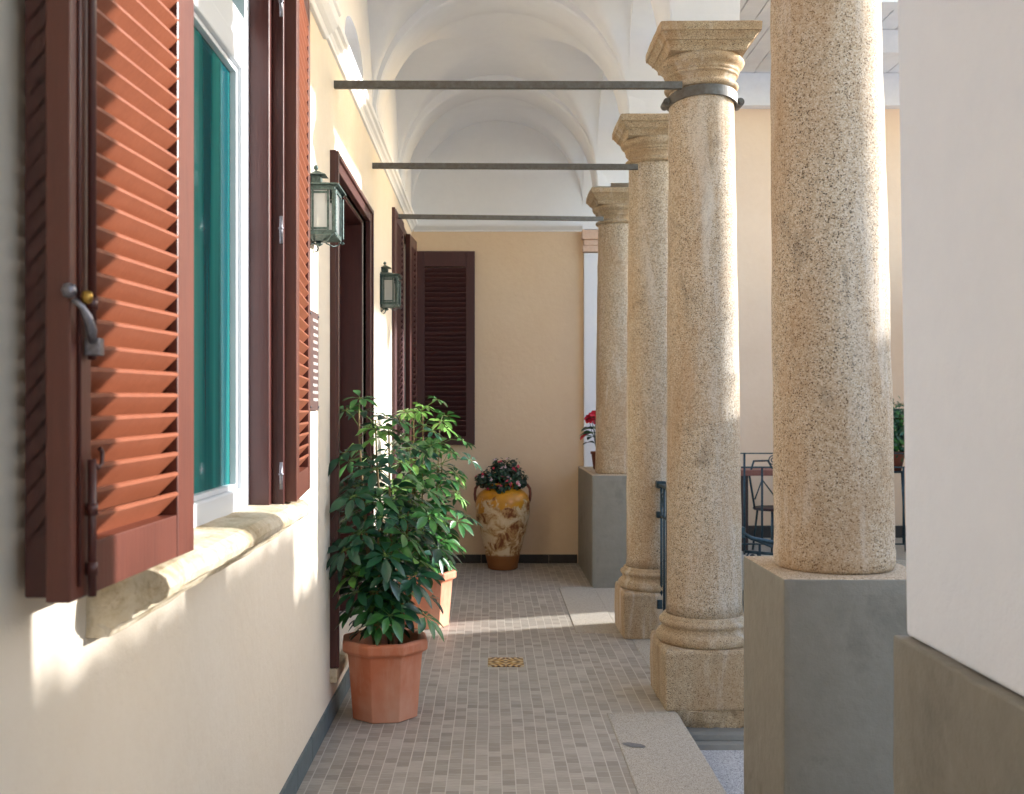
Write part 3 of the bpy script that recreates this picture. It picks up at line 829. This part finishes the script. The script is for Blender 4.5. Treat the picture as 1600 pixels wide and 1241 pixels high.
pedestal('tall grey rendered pedestal under the nearest granite column', .893, 1.375, 3.12, 3.62, .985)
pedestal('long grey rendered pedestal under the farthest column, reaching the end wall', .857, 1.40, 8.62, YF-.002, .946)

# ------------------------------------------------------------------ tie rods
def rod(label, ya, yb, z, xb, clamp, dz=0):
    t = thing('tie_rod', label, 'tie rod', (XL, ya, z), 0, 'iron tie rods across the gallery')
    mb = MB(); L = xb-XL
    vs = mb.box(-.02, L, -.014, .014, -.018, .018, bev=.002)
    for v in mb.bm.verts:
        f = v.co.x/L; v.co.y += (yb-ya)*f; v.co.z += dz*f + .004*math.sin(f*7)
    mb.build('bar', 'iron', t)
    if clamp:
        mb = MB(); cx, cy, r = 1.104-XL, 5.335-ya, .171
        n = 40
        for ang0, ang1 in ((0, 180), (180, 360)):
            ring = []
            for k in range(n+1):
                a = R(ang0+(ang1-ang0)*k/n)
                zt = .018
                ring.append((cx+math.cos(a)*r, cy+math.sin(a)*r, zt, a))
            prev = None
            for (x, y, zt, a) in ring:
                # slight sag of the strap towards its lugs
                sag = -.02*abs(math.cos(a))**3
                cs = [(0, -.026), (.010, -.026), (.010, .026), (0, .026)]
                cur = [mb.bm.verts.new((x+math.cos(a)*c_[0], y+math.sin(a)*c_[0], zt+c_[1]+sag)) for c_ in cs]
                if prev:
                    for q in range(4):
                        f = mb.bm.faces.new((prev[q], prev[(q+1) % 4], cur[(q+1) % 4], cur[q])); f.smooth = False
                else: mb.bm.faces.new(cur[::-1])
                prev = cur
            mb.bm.faces.new(prev)
        for sgn in (-1, 1):
            xx = cx+sgn*(r+.018)
            mb.tube([(xx, cy-.045, -.008), (xx, cy+.045, -.008)], .021, 14)
            mb.tube([(xx, cy-.056, -.008), (xx, cy-.045, -.008)], .011, 6)
        mb.build('collar', 'iron', t)
    return t
rod('nearest iron tie rod, with a collar clamped round the second column', 5.04, 5.18, 3.098, .97, True, .038)
rod('middle iron tie rod from the wall to the third column', 6.68, 6.76, 3.09, .975, False, .008)
rod('farthest iron tie rod, meeting the top of the far shutter', 8.30, 8.72, 3.065, .965, False, .055)

# ------------------------------------------------------------------ lanterns
def lantern(loc, label):
    t = thing('wall_lantern', label, 'lantern', loc, 0, 'verdigris wall lanterns')
    W, D, H = .112, .20, .195      # out from wall (x), along wall (y), height
    mb = MB()
    b = .011
    for (x, y) in ((0.006, 0), (0.006, D), (W, 0), (W, D)):
        mb.box(x-b/2, x+b/2, y-b/2, y+b/2, 0, H, bev=.001)
    for z in (0.004, H-.004):
        mb.box(0, W, -.006, .006, z-.009, z+.009); mb.box(0, W, D-.006, D+.006, z-.009, z+.009)
        mb.box(W-.0061, W+.0061, .006, D-.006, z-.0088, z+.0088)
    # inner glazing bars
    for y in (0.001, D-.001):
        for x in (.026, W-.022): mb.box(x-.004, x+.004, y-.0045, y+.0045, .01, H-.01)
        mb.box(.02, W-.02, y-.004, y+.004, .016, .026); mb.box(.02, W-.02, y-.004, y+.004, H-.028, H-.018)
    for y in (.03, D-.03): mb.box(W-.0045, W+.0045, y-.004, y+.004, .01, H-.01)
    # twisted corner beading with scroll ends
    for (x, y) in ((W+.009, -.006), (W+.009, D+.006), (.012, -.009)):
        pts = [(x, y, H*.02+H*.92*k/26) for k in range(27)]
        mb.tube(pts, [.0048+.0022*(k % 2) for k in range(27)], 8)
        for zz, sg in ((H*.97, 1), (H*.0, -1)):
            mb.tube([(x+.006*math.cos(a)*(1-a/9), y, zz+sg*.008+sg*.006*math.sin(a)*(1-a/9)) for a in [k*.6 for k in range(12)]], .003, 6)
    mb.build('cage', 'verdigris', t)
    mb = MB()
    # sloped roof, chimney and finial
    base = [(-.0, -.022), (W+.024, -.022), (W+.024, D+.022), (-.0, D+.022)]
    ca = [(.0, D*.36), (W*.45, D*.36), (W*.45, D*.64), (.0, D*.64)]
    mb.face([(x, y, H+.006) for x, y in base][::-1]); 
    for k in range(4):
        a, b_ = base[k], base[(k+1) % 4]; c, d_ = ca[k], ca[(k+1) % 4]
        mb.face([(*a, H+.006), (*b_, H+.006), (*b_, H+.012), (*a, H+.012)])
        mb.face([(*a, H+.012), (*b_, H+.012), (*d_, H+.034), (*c, H+.034)])
    mb.face([(*c, H+.034) for c in ca])
    mb.box(.004, W*.38, D*.39, D*.61, H+.030, H+.066, bev=.001)
    for k in range(3): mb.box(.012+.014*k, .018+.014*k, D*.385, D*.615, H+.038, H+.060)
    tp = [(0, D*.28), (W*.62, D*.28), (W*.62, D*.72), (0, D*.72)]
    for k in range(4):
        a, b_ = tp[k], tp[(k+1) % 4]
        mb.face([(*a, H+.066), (*b_, H+.066), (W*.2, D*.5, H+.092)])
    mb.face([(*a, H+.066) for a in tp][::-1])
    mb.lathe([(.002, -.012), (.008, -.008), (.0105, 0), (.008, .008), (.001, .013)], (W*.2, D*.5, H+.102), 12)
    mb.build('canopy', 'verdigris', t)
    mb = MB()
    bs = [(0.006, 0), (W, 0), (W, D), (0.006, D)]; lo = [(.01, D*.34), (W*.55, D*.34), (W*.55, D*.66), (.01, D*.66)]
    for k in range(4):
        a, b_ = bs[k], bs[(k+1) % 4]; c, d_ = lo[k], lo[(k+1) % 4]
        mb.face([(*a, -.006), (*b_, -.006), (*d_, -.030), (*c, -.030)])
    mb.face([(*c, -.030) for c in lo])
    mb.lathe([(.006, -.062), (.012, -.056), (.020, -.046), (.010, -.040), (.014, -.030)], (W*.3, D*.5, 0), 12)
    for sg in (-1, 1):
        mb.tube([(W*.55+.0, D*.5+sg*.03, -.035), (W*.75, D*.5+sg*.08, -.045), (W*.9, D*.5+sg*.105, -.030), (W*.98, D*.5+sg*.11, -.008)], .004, 6)
        mb.tube([(.02, D*.5+sg*.03, -.035), (.02, D*.5+sg*.07, -.06), (.012, D*.5+sg*.09, -.075), (.006, D*.5+sg*.07, -.085)], .004, 6)
    for v in mb.bm.verts: v.co.z *= .62
    mb.build('base_plate', 'verdigris', t)
    mb = MB()
    mb.box(.018, W-.014, -.001, .001, .014, H-.014); mb.box(.018, W-.014, D-.001, D+.001, .014, H-.014); mb.box(W-.001, W+.001, .012, D-.012, .014, H-.014)
    mb.build('glass', 'lampglass', t)
    mb = MB(); mb.lathe([(.018, 0), (.018, .07)], (W*.5, D*.5, .0), 14); mb.lathe([(.006, .07), (.024, .085), (.028, .11), (.02, .135), (.004, .15)], (W*.5, D*.5, 0), 16)
    mb.build('bulb', 'bulb', t)
    mb = MB(); mb.box(-.002, .006, .02, D-.02, -.02, H+.03, bev=.001); mb.build('back_plate', 'verdigris', t)
    return t
lantern((XL, 4.28, 2.237), 'nearer green metal wall lantern, between the window shutter and the door')
lantern((XL, 7.14, 2.237), 'farther green metal wall lantern, beyond the door')

# plaque
t = thing('wall_plaque', 'tall narrow bronze plaque with pale lettering on the wall below the nearer lantern', 'plaque', (XL, 4.29, 1.495))
mb = MB(); mb.box(0, .012, 0, .22, 0, .425, bev=.002); mb.build('plate', 'plaque', t)
mb = MB(); rnd = random.Random(3)
z = .395
while z > .03:
    y = .075 + rnd.random()*.02
    while y < .195:
        ww = rnd.choice((.006, .008, .010, .012))
        mb.box(.0121, .0124, y, min(y+ww, .205), z-.011-rnd.random()*.003, z); y += ww+.008
    z -= .031
mb.build('lettering', 'letter', t)
for yy in (.015, .205):
    for zz in (.015, .41):
        mb = MB(); mb.tube([(.011, yy, zz), (.017, yy, zz)], .005, 8); mb.build('screw', 'steel', t)

# ------------------------------------------------------------------ pots and plants
def octring(r, z, n=8, rot=PI/8): return [Vector((r*math.cos(rot+2*PI*k/n), r*math.sin(rot+2*PI*k/n), z)) for k in range(n)]
def octpot(parent, mat, h=.385, rt=.20, rb=.168, rim=.222):
    mb = MB()
    prof = [(rb*.97, .0), (rb, .006), (rt*.965, h*.80), (rt*.98, h*.83), (rim*.985, h*.86), (rim, h*.885), (rim, h*.965), (rim*.985, h*.99), (rim*.93, h),
            (rim*.84, h*.995), (rim*.81, h*.97), (rt*.85, h*.80), (rt*.80, h*.7)]
    rings = []
    for r, z in prof:
        # octagon with slightly softened corners
        ring = []
        for k in range(8):
            a0 = PI/8 + 2*PI*k/8
            for dd in (-.018, .018):
                rr = r*math.cos(PI/8)/math.cos(PI/8-abs(dd)) if True else r
                ring.append(mb.bm.verts.new((rr*math.cos(a0+dd), rr*math.sin(a0+dd), z)))
        rings.append(ring)
    n = len(rings[0])
    for A, B in zip(rings, rings[1:]):
        for k in range(n): mb.bm.faces.new((A[k], A[(k+1) % n], B[(k+1) % n], B[k]))
    mb.bm.faces.new(rings[0][::-1])
    o = mb.build('pot', mat, parent); bevmod(o, .006, 3)
    mb = MB(); mb.lathe([(.001, h*.80), (rt*.5, h*.82), (rt*.86, h*.78)], (0, 0, 0), 20, .012, cap=False, ns=20); mb.build('soil', 'soil', parent)
def leaflet(mb, base, dirv, up, L, Wd, droop, mi):
    dirv = dirv.normalized(); side = dirv.cross(up).normalized(); nrm = side.cross(dirv).normalized()
    prof = [(0, .04), (.14, .32), (.34, .82), (.56, 1.0), (.76, .78), (.9, .42), (1, .02)]
    pts = []
    tw = random.uniform(-.25, .25)
    for t, wv in prof:
        c = base + dirv*L*t*(1-.12*droop*t) + Vector((0, 0, -1))*droop*L*.55*t*t + nrm*.0
        s_ = (side*math.cos(tw)+nrm*math.sin(tw))
        fold = nrm*Wd*.5*wv*.28
        pts.append((c - s_*Wd*.5*wv + fold, c, c + s_*Wd*.5*wv + fold))
    vs = [[mb.bm.verts.new(p) for p in row] for row in pts]
    for a, b in zip(vs, vs[1:]):
        for k in range(2):
            f = mb.bm.faces.new((a[k], a[k+1], b[k+1], b[k])); f.smooth = True; f.material_index = mi
def schefflera(parent, rnd, canes, ztop, spread, nros, ros_scale=1.0, *, young=.15, z0=.30, lowcut=.2, skip_dir=None, centre=(0, 0)):
    stems = MB(); fol = MB(); pet = MB()
    for (cx, cy, tx, ty, zt) in canes:
        pts = []
        for k in range(8):
            f = k/7
            pts.append((cx+(tx-cx)*f+rnd.uniform(-.006, .006), cy+(ty-cy)*f+rnd.uniform(-.006, .006), z0+(zt-z0)*f))
        stems.tube(pts, [.0085*(1-.5*k/7) for k in range(8)], 8)
        nr = nros
        ga = rnd.uniform(0, 6.28)
        for j in range(nr):
            f = lowcut+(1-lowcut)*(j+.5)/nr
            zz = z0+(zt-z0)*f
            bx = cx+(tx-cx)*f; by = cy+(ty-cy)*f
            ga += 2.399+rnd.uniform(-.3, .3)
            el = rnd.uniform(.0, .5) + (.5 if f > .88 else 0)
            pl = rnd.uniform(.45, 1.15)*spread*(min(1.0, .45+f) if f < .8 else 1.0-.5*(f-.8)/.2)
            dv = Vector((math.cos(ga)*math.cos(el), math.sin(ga)*math.cos(el), math.sin(el)))
            b0 = Vector((bx, by, zz)); e = b0 + dv*pl
            e.z -= .25*pl*rnd.random()
            wx = parent.location.x + e.x
            if wx < XL+.055: e.x += (XL+.055-wx)
            mid = (b0+e)/2 + Vector((0, 0, .04*rnd.random()))
            pet.tube([b0, mid, e], [.003, .0024, .002], 5, cap=False)
            axis = (dv*.75+Vector((0, 0, .65+.3*rnd.random()))).normalized()
            a = axis.orthogonal().normalized(); b = axis.cross(a)
            nl = rnd.choice((7, 8, 8, 9)); ph = rnd.uniform(0, 6.28)
            L0 = rnd.uniform(.08, .13)*ros_scale*(1.0 if f < .85 else .8)
            r_ = rnd.random()
            mi = 2 if (f > .88 and r_ < .3+young) or r_ < young*.6 else (1 if r_ < .3+young*1.6 + (.3 if f > .8 else 0) else 0)
            for q in range(nl):
                th = ph+2*PI*q/nl
                rad = a*math.cos(th)+b*math.sin(th)
                dl = rad*math.cos(.18)+axis*rnd.uniform(-.15, .25)
                ll = L0*rnd.uniform(.82, 1.1)
                st = e + dl.normalized()*.018*ros_scale
                leaflet(fol, st, dl, axis, ll, ll*.40, rnd.uniform(.25, .75), mi)
                pet.tube([e, st], .0012, 4, cap=False)
    stems.build('cane', 'cane', parent); pet.build('petioles', 'petiole', parent)
    return fol.build('foliage', ['leaf', 'leaf2', 'leaf3'], parent, recalc=False)
rnd = random.Random(11)
p1 = thing('potted_plant', 'tall dark green umbrella plant in the nearer octagonal terracotta pot by the door', 'potted plant', (-.518, 5.04, 0), .12, 'umbrella plants in terracotta pots')
octpot(p1, 'terracotta')
schefflera(p1, rnd, [(-.05, 0, -.13, -.02, 1.50), (.04, -.03, .02, -.03, 1.40), (.02, .05, -.05, .08, 1.45), (-.02, -.05, -.12, -.04, 1.12), (.07, .03, .12, .04, 1.05), (-.04, -.02, -.03, -.10, 1.0)], 1.5, .205, 18, 1.0, young=.02, lowcut=.14)
p2 = thing('potted_plant', 'sunlit lighter green umbrella plant in the farther terracotta pot, behind the nearer one', 'potted plant', (-.455, 7.13, 0), .3, 'umbrella plants in terracotta pots')
octpot(p2, 'terracotta2', .385)
schefflera(p2, rnd, [(-.05, .02, -.08, .02, 1.50), (.05, -.03, .10, -.03, 1.42), (.0, .06, .0, .08, 1.52), (.07, .03, .14, .04, 1.2), (-.02, -.05, -.12, -.04, 1.12)], 1.5, .22, 22, 1.0, young=.22, lowcut=.08)

# urn
u = thing('glazed_urn', 'large two-handled urn with flaking cream body and amber glazed shoulder, filled with pink flowers', 'urn', (.117, 9.66, 0))
mb = MB()
pf = [(.125, 0), (.140, .01), (.146, .05), (.160, .12), (.174, .18), (.200, .28), (.228, .38), (.248, .48), (.258, .56), (.257, .63), (.238, .69), (.205, .73), (.165, .755),
      (.142, .770), (.140, .785), (.152, .795), (.158, .806), (.150, .812), (.130, .805), (.120, .77), (.12, .72)]
mb.lathe(pf, (0, 0, 0), 56, .004, cap=True, ns=5); mb.build('urn_body', 'urn', u)
for sg in (-1, 1):
    mb = MB()
    mb.tube([(sg*.140, 0, .775), (sg*.185, 0, .795), (sg*.232, 0, .79), (sg*.256, 0, .755), (sg*.262, 0, .70), (sg*.256, 0, .65), (sg*.243, 0, .615)], [.012, .014, .014, .013, .013, .014, .012], 10)
    mb.build('handle', 'brownpot', u)
mb = MB(); rnd = random.Random(5)
cl = [(0, 0, .87, .12), (-.12, -.02, .86, .10), (.11, -.02, .88, .10), (.0, -.06, .92, .10), (.08, .0, .96, .09), (-.03, 0, .95, .09), (.17, -.01, .84, .07), (-.19, -.03, .84, .07), (.02, -.14, .80, .07), (-.1, -.10, .80, .07), (.13, -.08, .80, .07), (-.02, -.17, .75, .05)]
for i in range(1500):
    c = rnd.choice(cl); v = Vector((rnd.gauss(0, 1), rnd.gauss(0, 1), rnd.gauss(0, 1))).normalized()
    p = Vector(c[:3]) + v*c[3]*rnd.uniform(.55, 1.05)
    if p.z < .72: continue
    n_ = (v+Vector((rnd.uniform(-.5, .5), rnd.uniform(-.5, .5), rnd.uniform(0, .8)))).normalized()
    a = n_.orthogonal().normalized(); a.rotate(Matrix.Rotation(rnd.uniform(0, 6.28), 3, n_)); b = n_.cross(a)
    s_ = rnd.uniform(.014, .026)
    mb.face([p-a*s_, p-b*s_*.7+n_*.004, p+a*s_, p+b*s_*.7+n_*.004], 0 if rnd.random() < .8 else 1)
for i in range(46):
    c = rnd.choice(cl); v = Vector((rnd.gauss(0, 1), -abs(rnd.gauss(0, 1)), rnd.gauss(.4, 1))).normalized()
    p = Vector(c[:3]) + v*c[3]*1.08
    if p.z < .76: continue
    tgt = MB(); pink = rnd.random() < .75
    for q in range(5):
        n_ = (v+Vector((rnd.uniform(-.4, .4), rnd.uniform(-.4, .4), rnd.uniform(-.2, .5)))).normalized()
        a = n_.orthogonal().normalized(); a.rotate(Matrix.Rotation(q*1.256, 3, n_)); b = n_.cross(a); s_ = .011
        c0 = tgt.bm.verts.new(p) if q == 0 else c0
        vs_ = [tgt.bm.verts.new(x_) for x_ in (p+a*s_-b*s_*.6, p+a*s_*1.7, p+a*s_+b*s_*.6)]
        tgt.bm.faces.new([c0]+vs_)
    tgt.build('flower', 'pink' if pink else 'palepink', u, recalc=False)
mb.build('foliage', ['leaf_dk', 'leaf'], u, recalc=False)

# anthurium on far pedestal
an = thing('potted_flower', 'red flowering plant in a small brown pot on the far grey pedestal behind the column', 'flower', (1.01, 9.50, .946), 0)
mb = MB(); mb.lathe([(.05, 0), (.055, .01), (.072, .14), (.08, .145), (.08, .165), (.07, .165), (.066, .13)], (0, 0, 0), 24); mb.build('pot', 'brownpot', an)
mb = MB(); rnd = random.Random(8)
sp = MB()
def biglef(m, e, dv, L, W_, droop, mi=0):
    leaflet(m, e, dv, Vector((0, 0, 1)), L, W_, droop, mi)
for k in range(16):
    a = rnd.uniform(0, 6.28); 
    e = Vector((math.cos(a)*.05, math.sin(a)*.05, .22+rnd.random()*.16))
    mb.tube([(0, 0, .15), (e.x*.6, e.y*.6, .2), e], .003, 5); biglef(mb, e, Vector((math.cos(a), math.sin(a), .3)), .16, .085, .7, k % 2)
for (dx, dy, z, L, mi) in ((-.09, -.03, .44, .17, 0), (-.15, -.02, .33, .14, 1), (-.12, -.04, .36, .18, 0)):
    biglef(mb, Vector((dx*.4, dy, z)), Vector((dx, dy, .1)), L, .10, 1.0, mi)
for (x, y, z) in ((-.075, -.03, .49), (-.10, -.03, .47), (-.03, -.02, .46), (.06, -.02, .5), (-.05, -.05, .51)):
    mb.tube([(0, 0, .15), (x*.7, y, .35), (x, y, z)], .003, 5)
    sp = MB()
    for q in range(6):
        a = q*1.05; sp_d = Vector((math.cos(a), -.4, math.sin(a)))
        leaflet(sp, Vector((x, y, z)), sp_d, Vector((0, -1, .3)), .05, .045, .2, 0)
    sp.build('bloom', 'red', an, recalc=False)
sp = MB()
biglef(sp, Vector((-.10, -.03, .33)), Vector((-.6, -.3, -.2)), .10, .07, .6)
mb.build('foliage', ['leaf_dk', 'leaf2'], an, recalc=False); sp.build('bloom', 'red', an, recalc=False)

# floor inlay
mb = MB(); mb.box(-.105, .105, -.105, .105, -.002, .0045); o = mb.build('decorated_floor_tile', 'medal'); o.location = (.092, 6.07, 0)
tag(o, 'square decorated tile with ochre scroll pattern set in the mosaic floor', 'floor tile')
mb = MB(); n = 24
rg = [Vector((.055*math.cos(2*PI*k/n)*(1+.15*math.sin(3*k)), .028*math.sin(2*PI*k/n)*(1+.1*math.sin(5*k)), .0062)) for k in range(n)]
mb.face([v+Vector((0, 0, 0)) for v in rg]); o = mb.build('stone_patch', 'patch'); o.location = (.64, 4.56, 0); o.rotation_euler = (0, 0, -.5)
tag(o, 'small dark grey oval patch in the granite kerb slab', 'patch')

# ------------------------------------------------------------------ railings
def spiral(mb, c, r0, turns, plane, r=.006, start=0, sg=1):
    pts = []
    n = int(turns*14)
    for k in range(n+1):
        a = start + sg*2*PI*turns*k/n; rr = r0*(1-.8*k/n)
        if plane == 'xz': pts.append((c[0]+rr*math.cos(a), c[1], c[2]+rr*math.sin(a)))
        else: pts.append((c[0], c[1]+rr*math.cos(a), c[2]+rr*math.sin(a)))
    mb.tube(pts, r, 6)
# between the second and third columns
rl = thing('stair_railing', 'blue grey iron railing panel between the second and third columns', 'railing', (1.118, 6.72, 0))
for a in ((.02, 1.0, 1.016), (.01, .80, .812), (.01, .14, .152)):
    mb = MB(); mb.box(-a[0], a[0], -1.15, 0, a[1], a[2]); mb.build('rail', 'rail', rl)
for k in range(11):
    mb = MB(); mb.tube([(0, -.03-.11*k, .0 if k == 0 else .14), (0, -.03-.11*k, 1.0)], .0085, 8); mb.build('baluster', 'rail', rl)
mb = MB()
for a in ((-.03, .03, -.035, .03, .985, 1.03), (-.028, .01, -.03, .02, .79, .83), (-.03, .005, -.05, -.02, .20, .26)):
    mb = MB(); mb.box(*a, bev=.004); mb.build('bracket', 'rail', rl)
for k in range(3):
    mb = MB(); spiral(mb, (0, -.09-.36*k, .905), .06, 1.6, 'yz', .005); mb.build('scroll', 'rail', rl)
# sloping handrail going down from the second column
hr = thing('stair_handrail', 'sloping blue grey iron handrail running down from the second column', 'handrail', (1.295, 5.30, .865))
mb = MB(); mb.box(-.015, .02, -.02, .02, -.028, .028, bev=.004); mb.build('bracket', 'rail', hr)
for P_, r_ in (([(0, 0, 0), (.06, 0, -.032), (.3, -.0, -.075), (1.1, 0, -.52)], .011), ([(.03, 0, -.02), (.2, 0, -.09), (1.1, 0, -.60)], .008), ([(.02, 0, -.10), (.25, 0, -.12), (1.1, 0, -.75)], .008)):
    mb = MB(); mb.tube(P_, r_, 8); mb.build('rail', 'rail', hr)
for k in range(8):
    mb = MB(); mb.tube([(.10+.12*k, 0, -.06-.045*k), (.10+.12*k, 0, -1.0-.06*k)], .007, 6); mb.build('baluster', 'rail', hr)
mb = MB(); spiral(mb, (.06, 0, -.13), .035, 1.5, 'xz', .005); mb.build('scroll', 'rail', hr)

# balcony railing across the yard
br = thing('balcony_railing', 'dark iron balcony railing with scrolls in front of the pink wall', 'railing', (1.3, 10.6, 0))
for a in ((.012, 1.040, 1.052), (.010, .895, .910), (.012, .10, .115)):
    mb = MB(); mb.box(0, 3.6, -a[0], a[0], a[1], a[2]); mb.build('rail', 'rail', br)
k = 0
while k*.183 < 3.5:
    mb = MB(); mb.tube([(.05+.183*k, 0, .0 if k % 7 == 0 else .11), (.05+.183*k, 0, 1.045 if k % 7 == 0 else .9)], .0115, 8); mb.build('baluster', 'rail', br); k += 1
for k in range(6):
    cx = 1.63+.75*(k-2)
    if cx < .1: continue
    mb = MB()
    spiral(mb, (cx, 0, .972), .052, 1.7, 'xz', .006, PI/2, 1)
    mb.tube([(cx, 0, 1.024), (cx+.09, 0, 1.012), (cx+.2, 0, .965), (cx+.3, 0, .93), (cx+.4, 0, .915)], .006, 6)
    for s_ in (-1, 1):
        mb.tube([(cx+.28, 0, .62), (cx+.28+s_*.05, 0, .72), (cx+.28+s_*.13, 0, .88)], .009, 6); mb.tube([(cx+.28, 0, .62), (cx+.28+s_*.05, 0, .52), (cx+.28+s_*.13, 0, .38)], .009, 6)
    mb.build('scroll', 'rail', br)
# the pink wall beyond and the plank ceiling
pw = thing('pink_courtyard_wall', 'pinkish beige plastered wall across the yard, seen between the columns', 'wall')
mb = MB(); mb.box(1.0, 9, 12.0, 12.3, -.3, 5.4); mb.build('wall', 'pink_wall', pw)
mb = MB(); mb.box(1.0, 9, 11.97, 12.0, 0, .14); mb.build('skirting', 'slate_dark', pw)
pc = thing('plank_ceiling', 'white painted plank ceiling with white beams over the far balcony', 'ceiling')
mb = MB(); x = 1.3
while x < 8.5:
    mb.box(x+.006, x+.214, 8.6, 12.3, 5.40, 5.43, bev=.003); x += .22
mb.build('planks', 'plank', pc)
mb = MB(); mb.box(1.3, 8.5, 8.6, 12.3, 5.435, 5.5); mb.build('boarding', 'plank_gap', pc)
for (a, b) in ((11.85, 11.999), (10.5, 10.7), (9.2, 9.4)):
    mb = MB(); vs = mb.box(1.3, 8.5, a, b, 5.02 if a > 11 else 5.16, 5.398)
    bevmod(mb.build('beam', 'plank', pc), .006)
# table and chair on the balcony
tb = thing('side_table', 'wooden table with pinkish top behind the balcony railing', 'table', (2.62, 11.1, 0))
mb = MB(); mb.box(-.25, 1.0, -.3, .35, .80, .86, bev=.006); mb.build('tabletop', 'table', tb)
for (x, y) in ((.05, -.22), (.9, -.22), (.05, .25), (.9, .25)):
    mb = MB(); mb.box(x-.06, x+.06, y-.05, y+.05, .001, .799, bev=.004); mb.build('leg', 'darkwood', tb)
ch = thing('garden_chair', 'dark iron garden chair behind the balcony railing beside the table', 'chair', (2.98, 10.82, 0), .5)
mb = MB(); mb.lathe([(.19, .44), (.2, .45), (.2, .462), (.19, .47)], (0, 0, 0), 24); mb.build('seat', 'darkwood', ch)
for k in range(4):
    a = PI/4+k*PI/2; mb = MB(); mb.tube([(.15*math.cos(a), .15*math.sin(a), .45), (.2*math.cos(a), .2*math.sin(a), .01)], .011, 8); mb.build('leg', 'rail', ch)
mb = MB(); mb.tube([(-.17, .08, .45), (-.19, .14, .8), (-.1, .17, .95), (.1, .17, .95), (.19, .14, .8), (.17, .08, .45)], .011, 8)
mb.tube([(-.15, .1, .55), (0, .15, .75), (.15, .1, .55)], .008, 8); mb.build('backrest', 'rail', ch)
# leafy plant on the railing beside the pier
lp = thing('balcony_plant', 'bushy green plant in a pot on a stand behind the pier edge', 'plant', (4.22, 10.75, 0))
mb = MB(); rnd = random.Random(21)
for i in range(900):
    v = Vector((rnd.gauss(0, 1), rnd.gauss(0, 1), rnd.gauss(0, 1))).normalized()
    p = Vector((0, 0, 1.30)) + Vector((v.x*.21, v.y*.2, v.z*.32))*rnd.uniform(.4, 1.05)
    n_ = (v+Vector((rnd.uniform(-.5, .5), -.4, rnd.uniform(0, .8)))).normalized()
    leaflet(mb, p, Vector((rnd.uniform(-1, 1), rnd.uniform(-1, 1), rnd.uniform(-.8, .4))), n_, rnd.uniform(.05, .08), .035, .4, rnd.choice((0, 0, 1)))
mb.build('foliage', ['leaf', 'leaf2'], lp, recalc=False)
mb = MB(); mb.lathe([(.09, .86), (.13, 1.05), (.14, 1.06), (.12, 1.06)], (0, 0, 0), 20); mb.build('pot', 'brownpot', lp)
mb = MB(); mb.lathe([(.12, .84), (.12, .86)], (0, 0, 0), 20)
for k in range(3): mb.tube([(.1*math.cos(k*2.1), .1*math.sin(k*2.1), .85), (.14*math.cos(k*2.1), .14*math.sin(k*2.1), .01)], .01, 8)
mb.build('stand', 'rail', lp)

# unseen wall added to the right of the arcade: keeps the low sun off the gallery floor
cw = thing('sun_blocker_wall', 'unseen long wall added right of the arcade to block low sun', 'wall')
TOP = 2.85
mb = MB(); mb.box(5.2, 5.5, -4, 5.9, -.6, TOP+.27); mb.box(5.2, 5.5, 5.9, 8.55, -.6, TOP); mb.box(5.2, 5.5, 9.03, 14, -.6, TOP)
mb.build('wall', 'sun_blocker', cw)

hd = thing('sun_softener_leaves', 'unseen loose leaves added along the blocking wall top to soften its shadow', 'hedge')  # unseen leaves added to blur the shadow edge of the blocking wall
mb = MB(); rnd = random.Random(4)
for i in range(12000):
    y = rnd.uniform(-4, 12)
    z = (TOP - .08 + rnd.expovariate(1/.26)) if y > 5.9 else (TOP + .22 + rnd.expovariate(1/.06))
    if z > TOP+1.1 or (8.5 < y < 9.06): continue
    p = Vector((5.35+rnd.uniform(-.2, .2), y, z)); a = Vector((rnd.gauss(0, 1), rnd.gauss(0, 1), rnd.gauss(0, 1))).normalized(); b = a.orthogonal().normalized(); s_ = rnd.uniform(.018, .036)
    mb.face([p-a*s_, p-b*s_*.6, p+a*s_, p+b*s_*.6])
mb.build('foliage', 'leaf2', hd, recalc=False)
mb = MB()
for k in range(50): mb.tube([(5.35, -3.9+.32*k, TOP), (5.35+rnd.uniform(-.1, .1), -3.9+.32*k+rnd.uniform(-.2, .2), TOP+.5)], .006, 4)
o = mb.build('stems', 'cane', hd); o['kind'] = 'stuff'
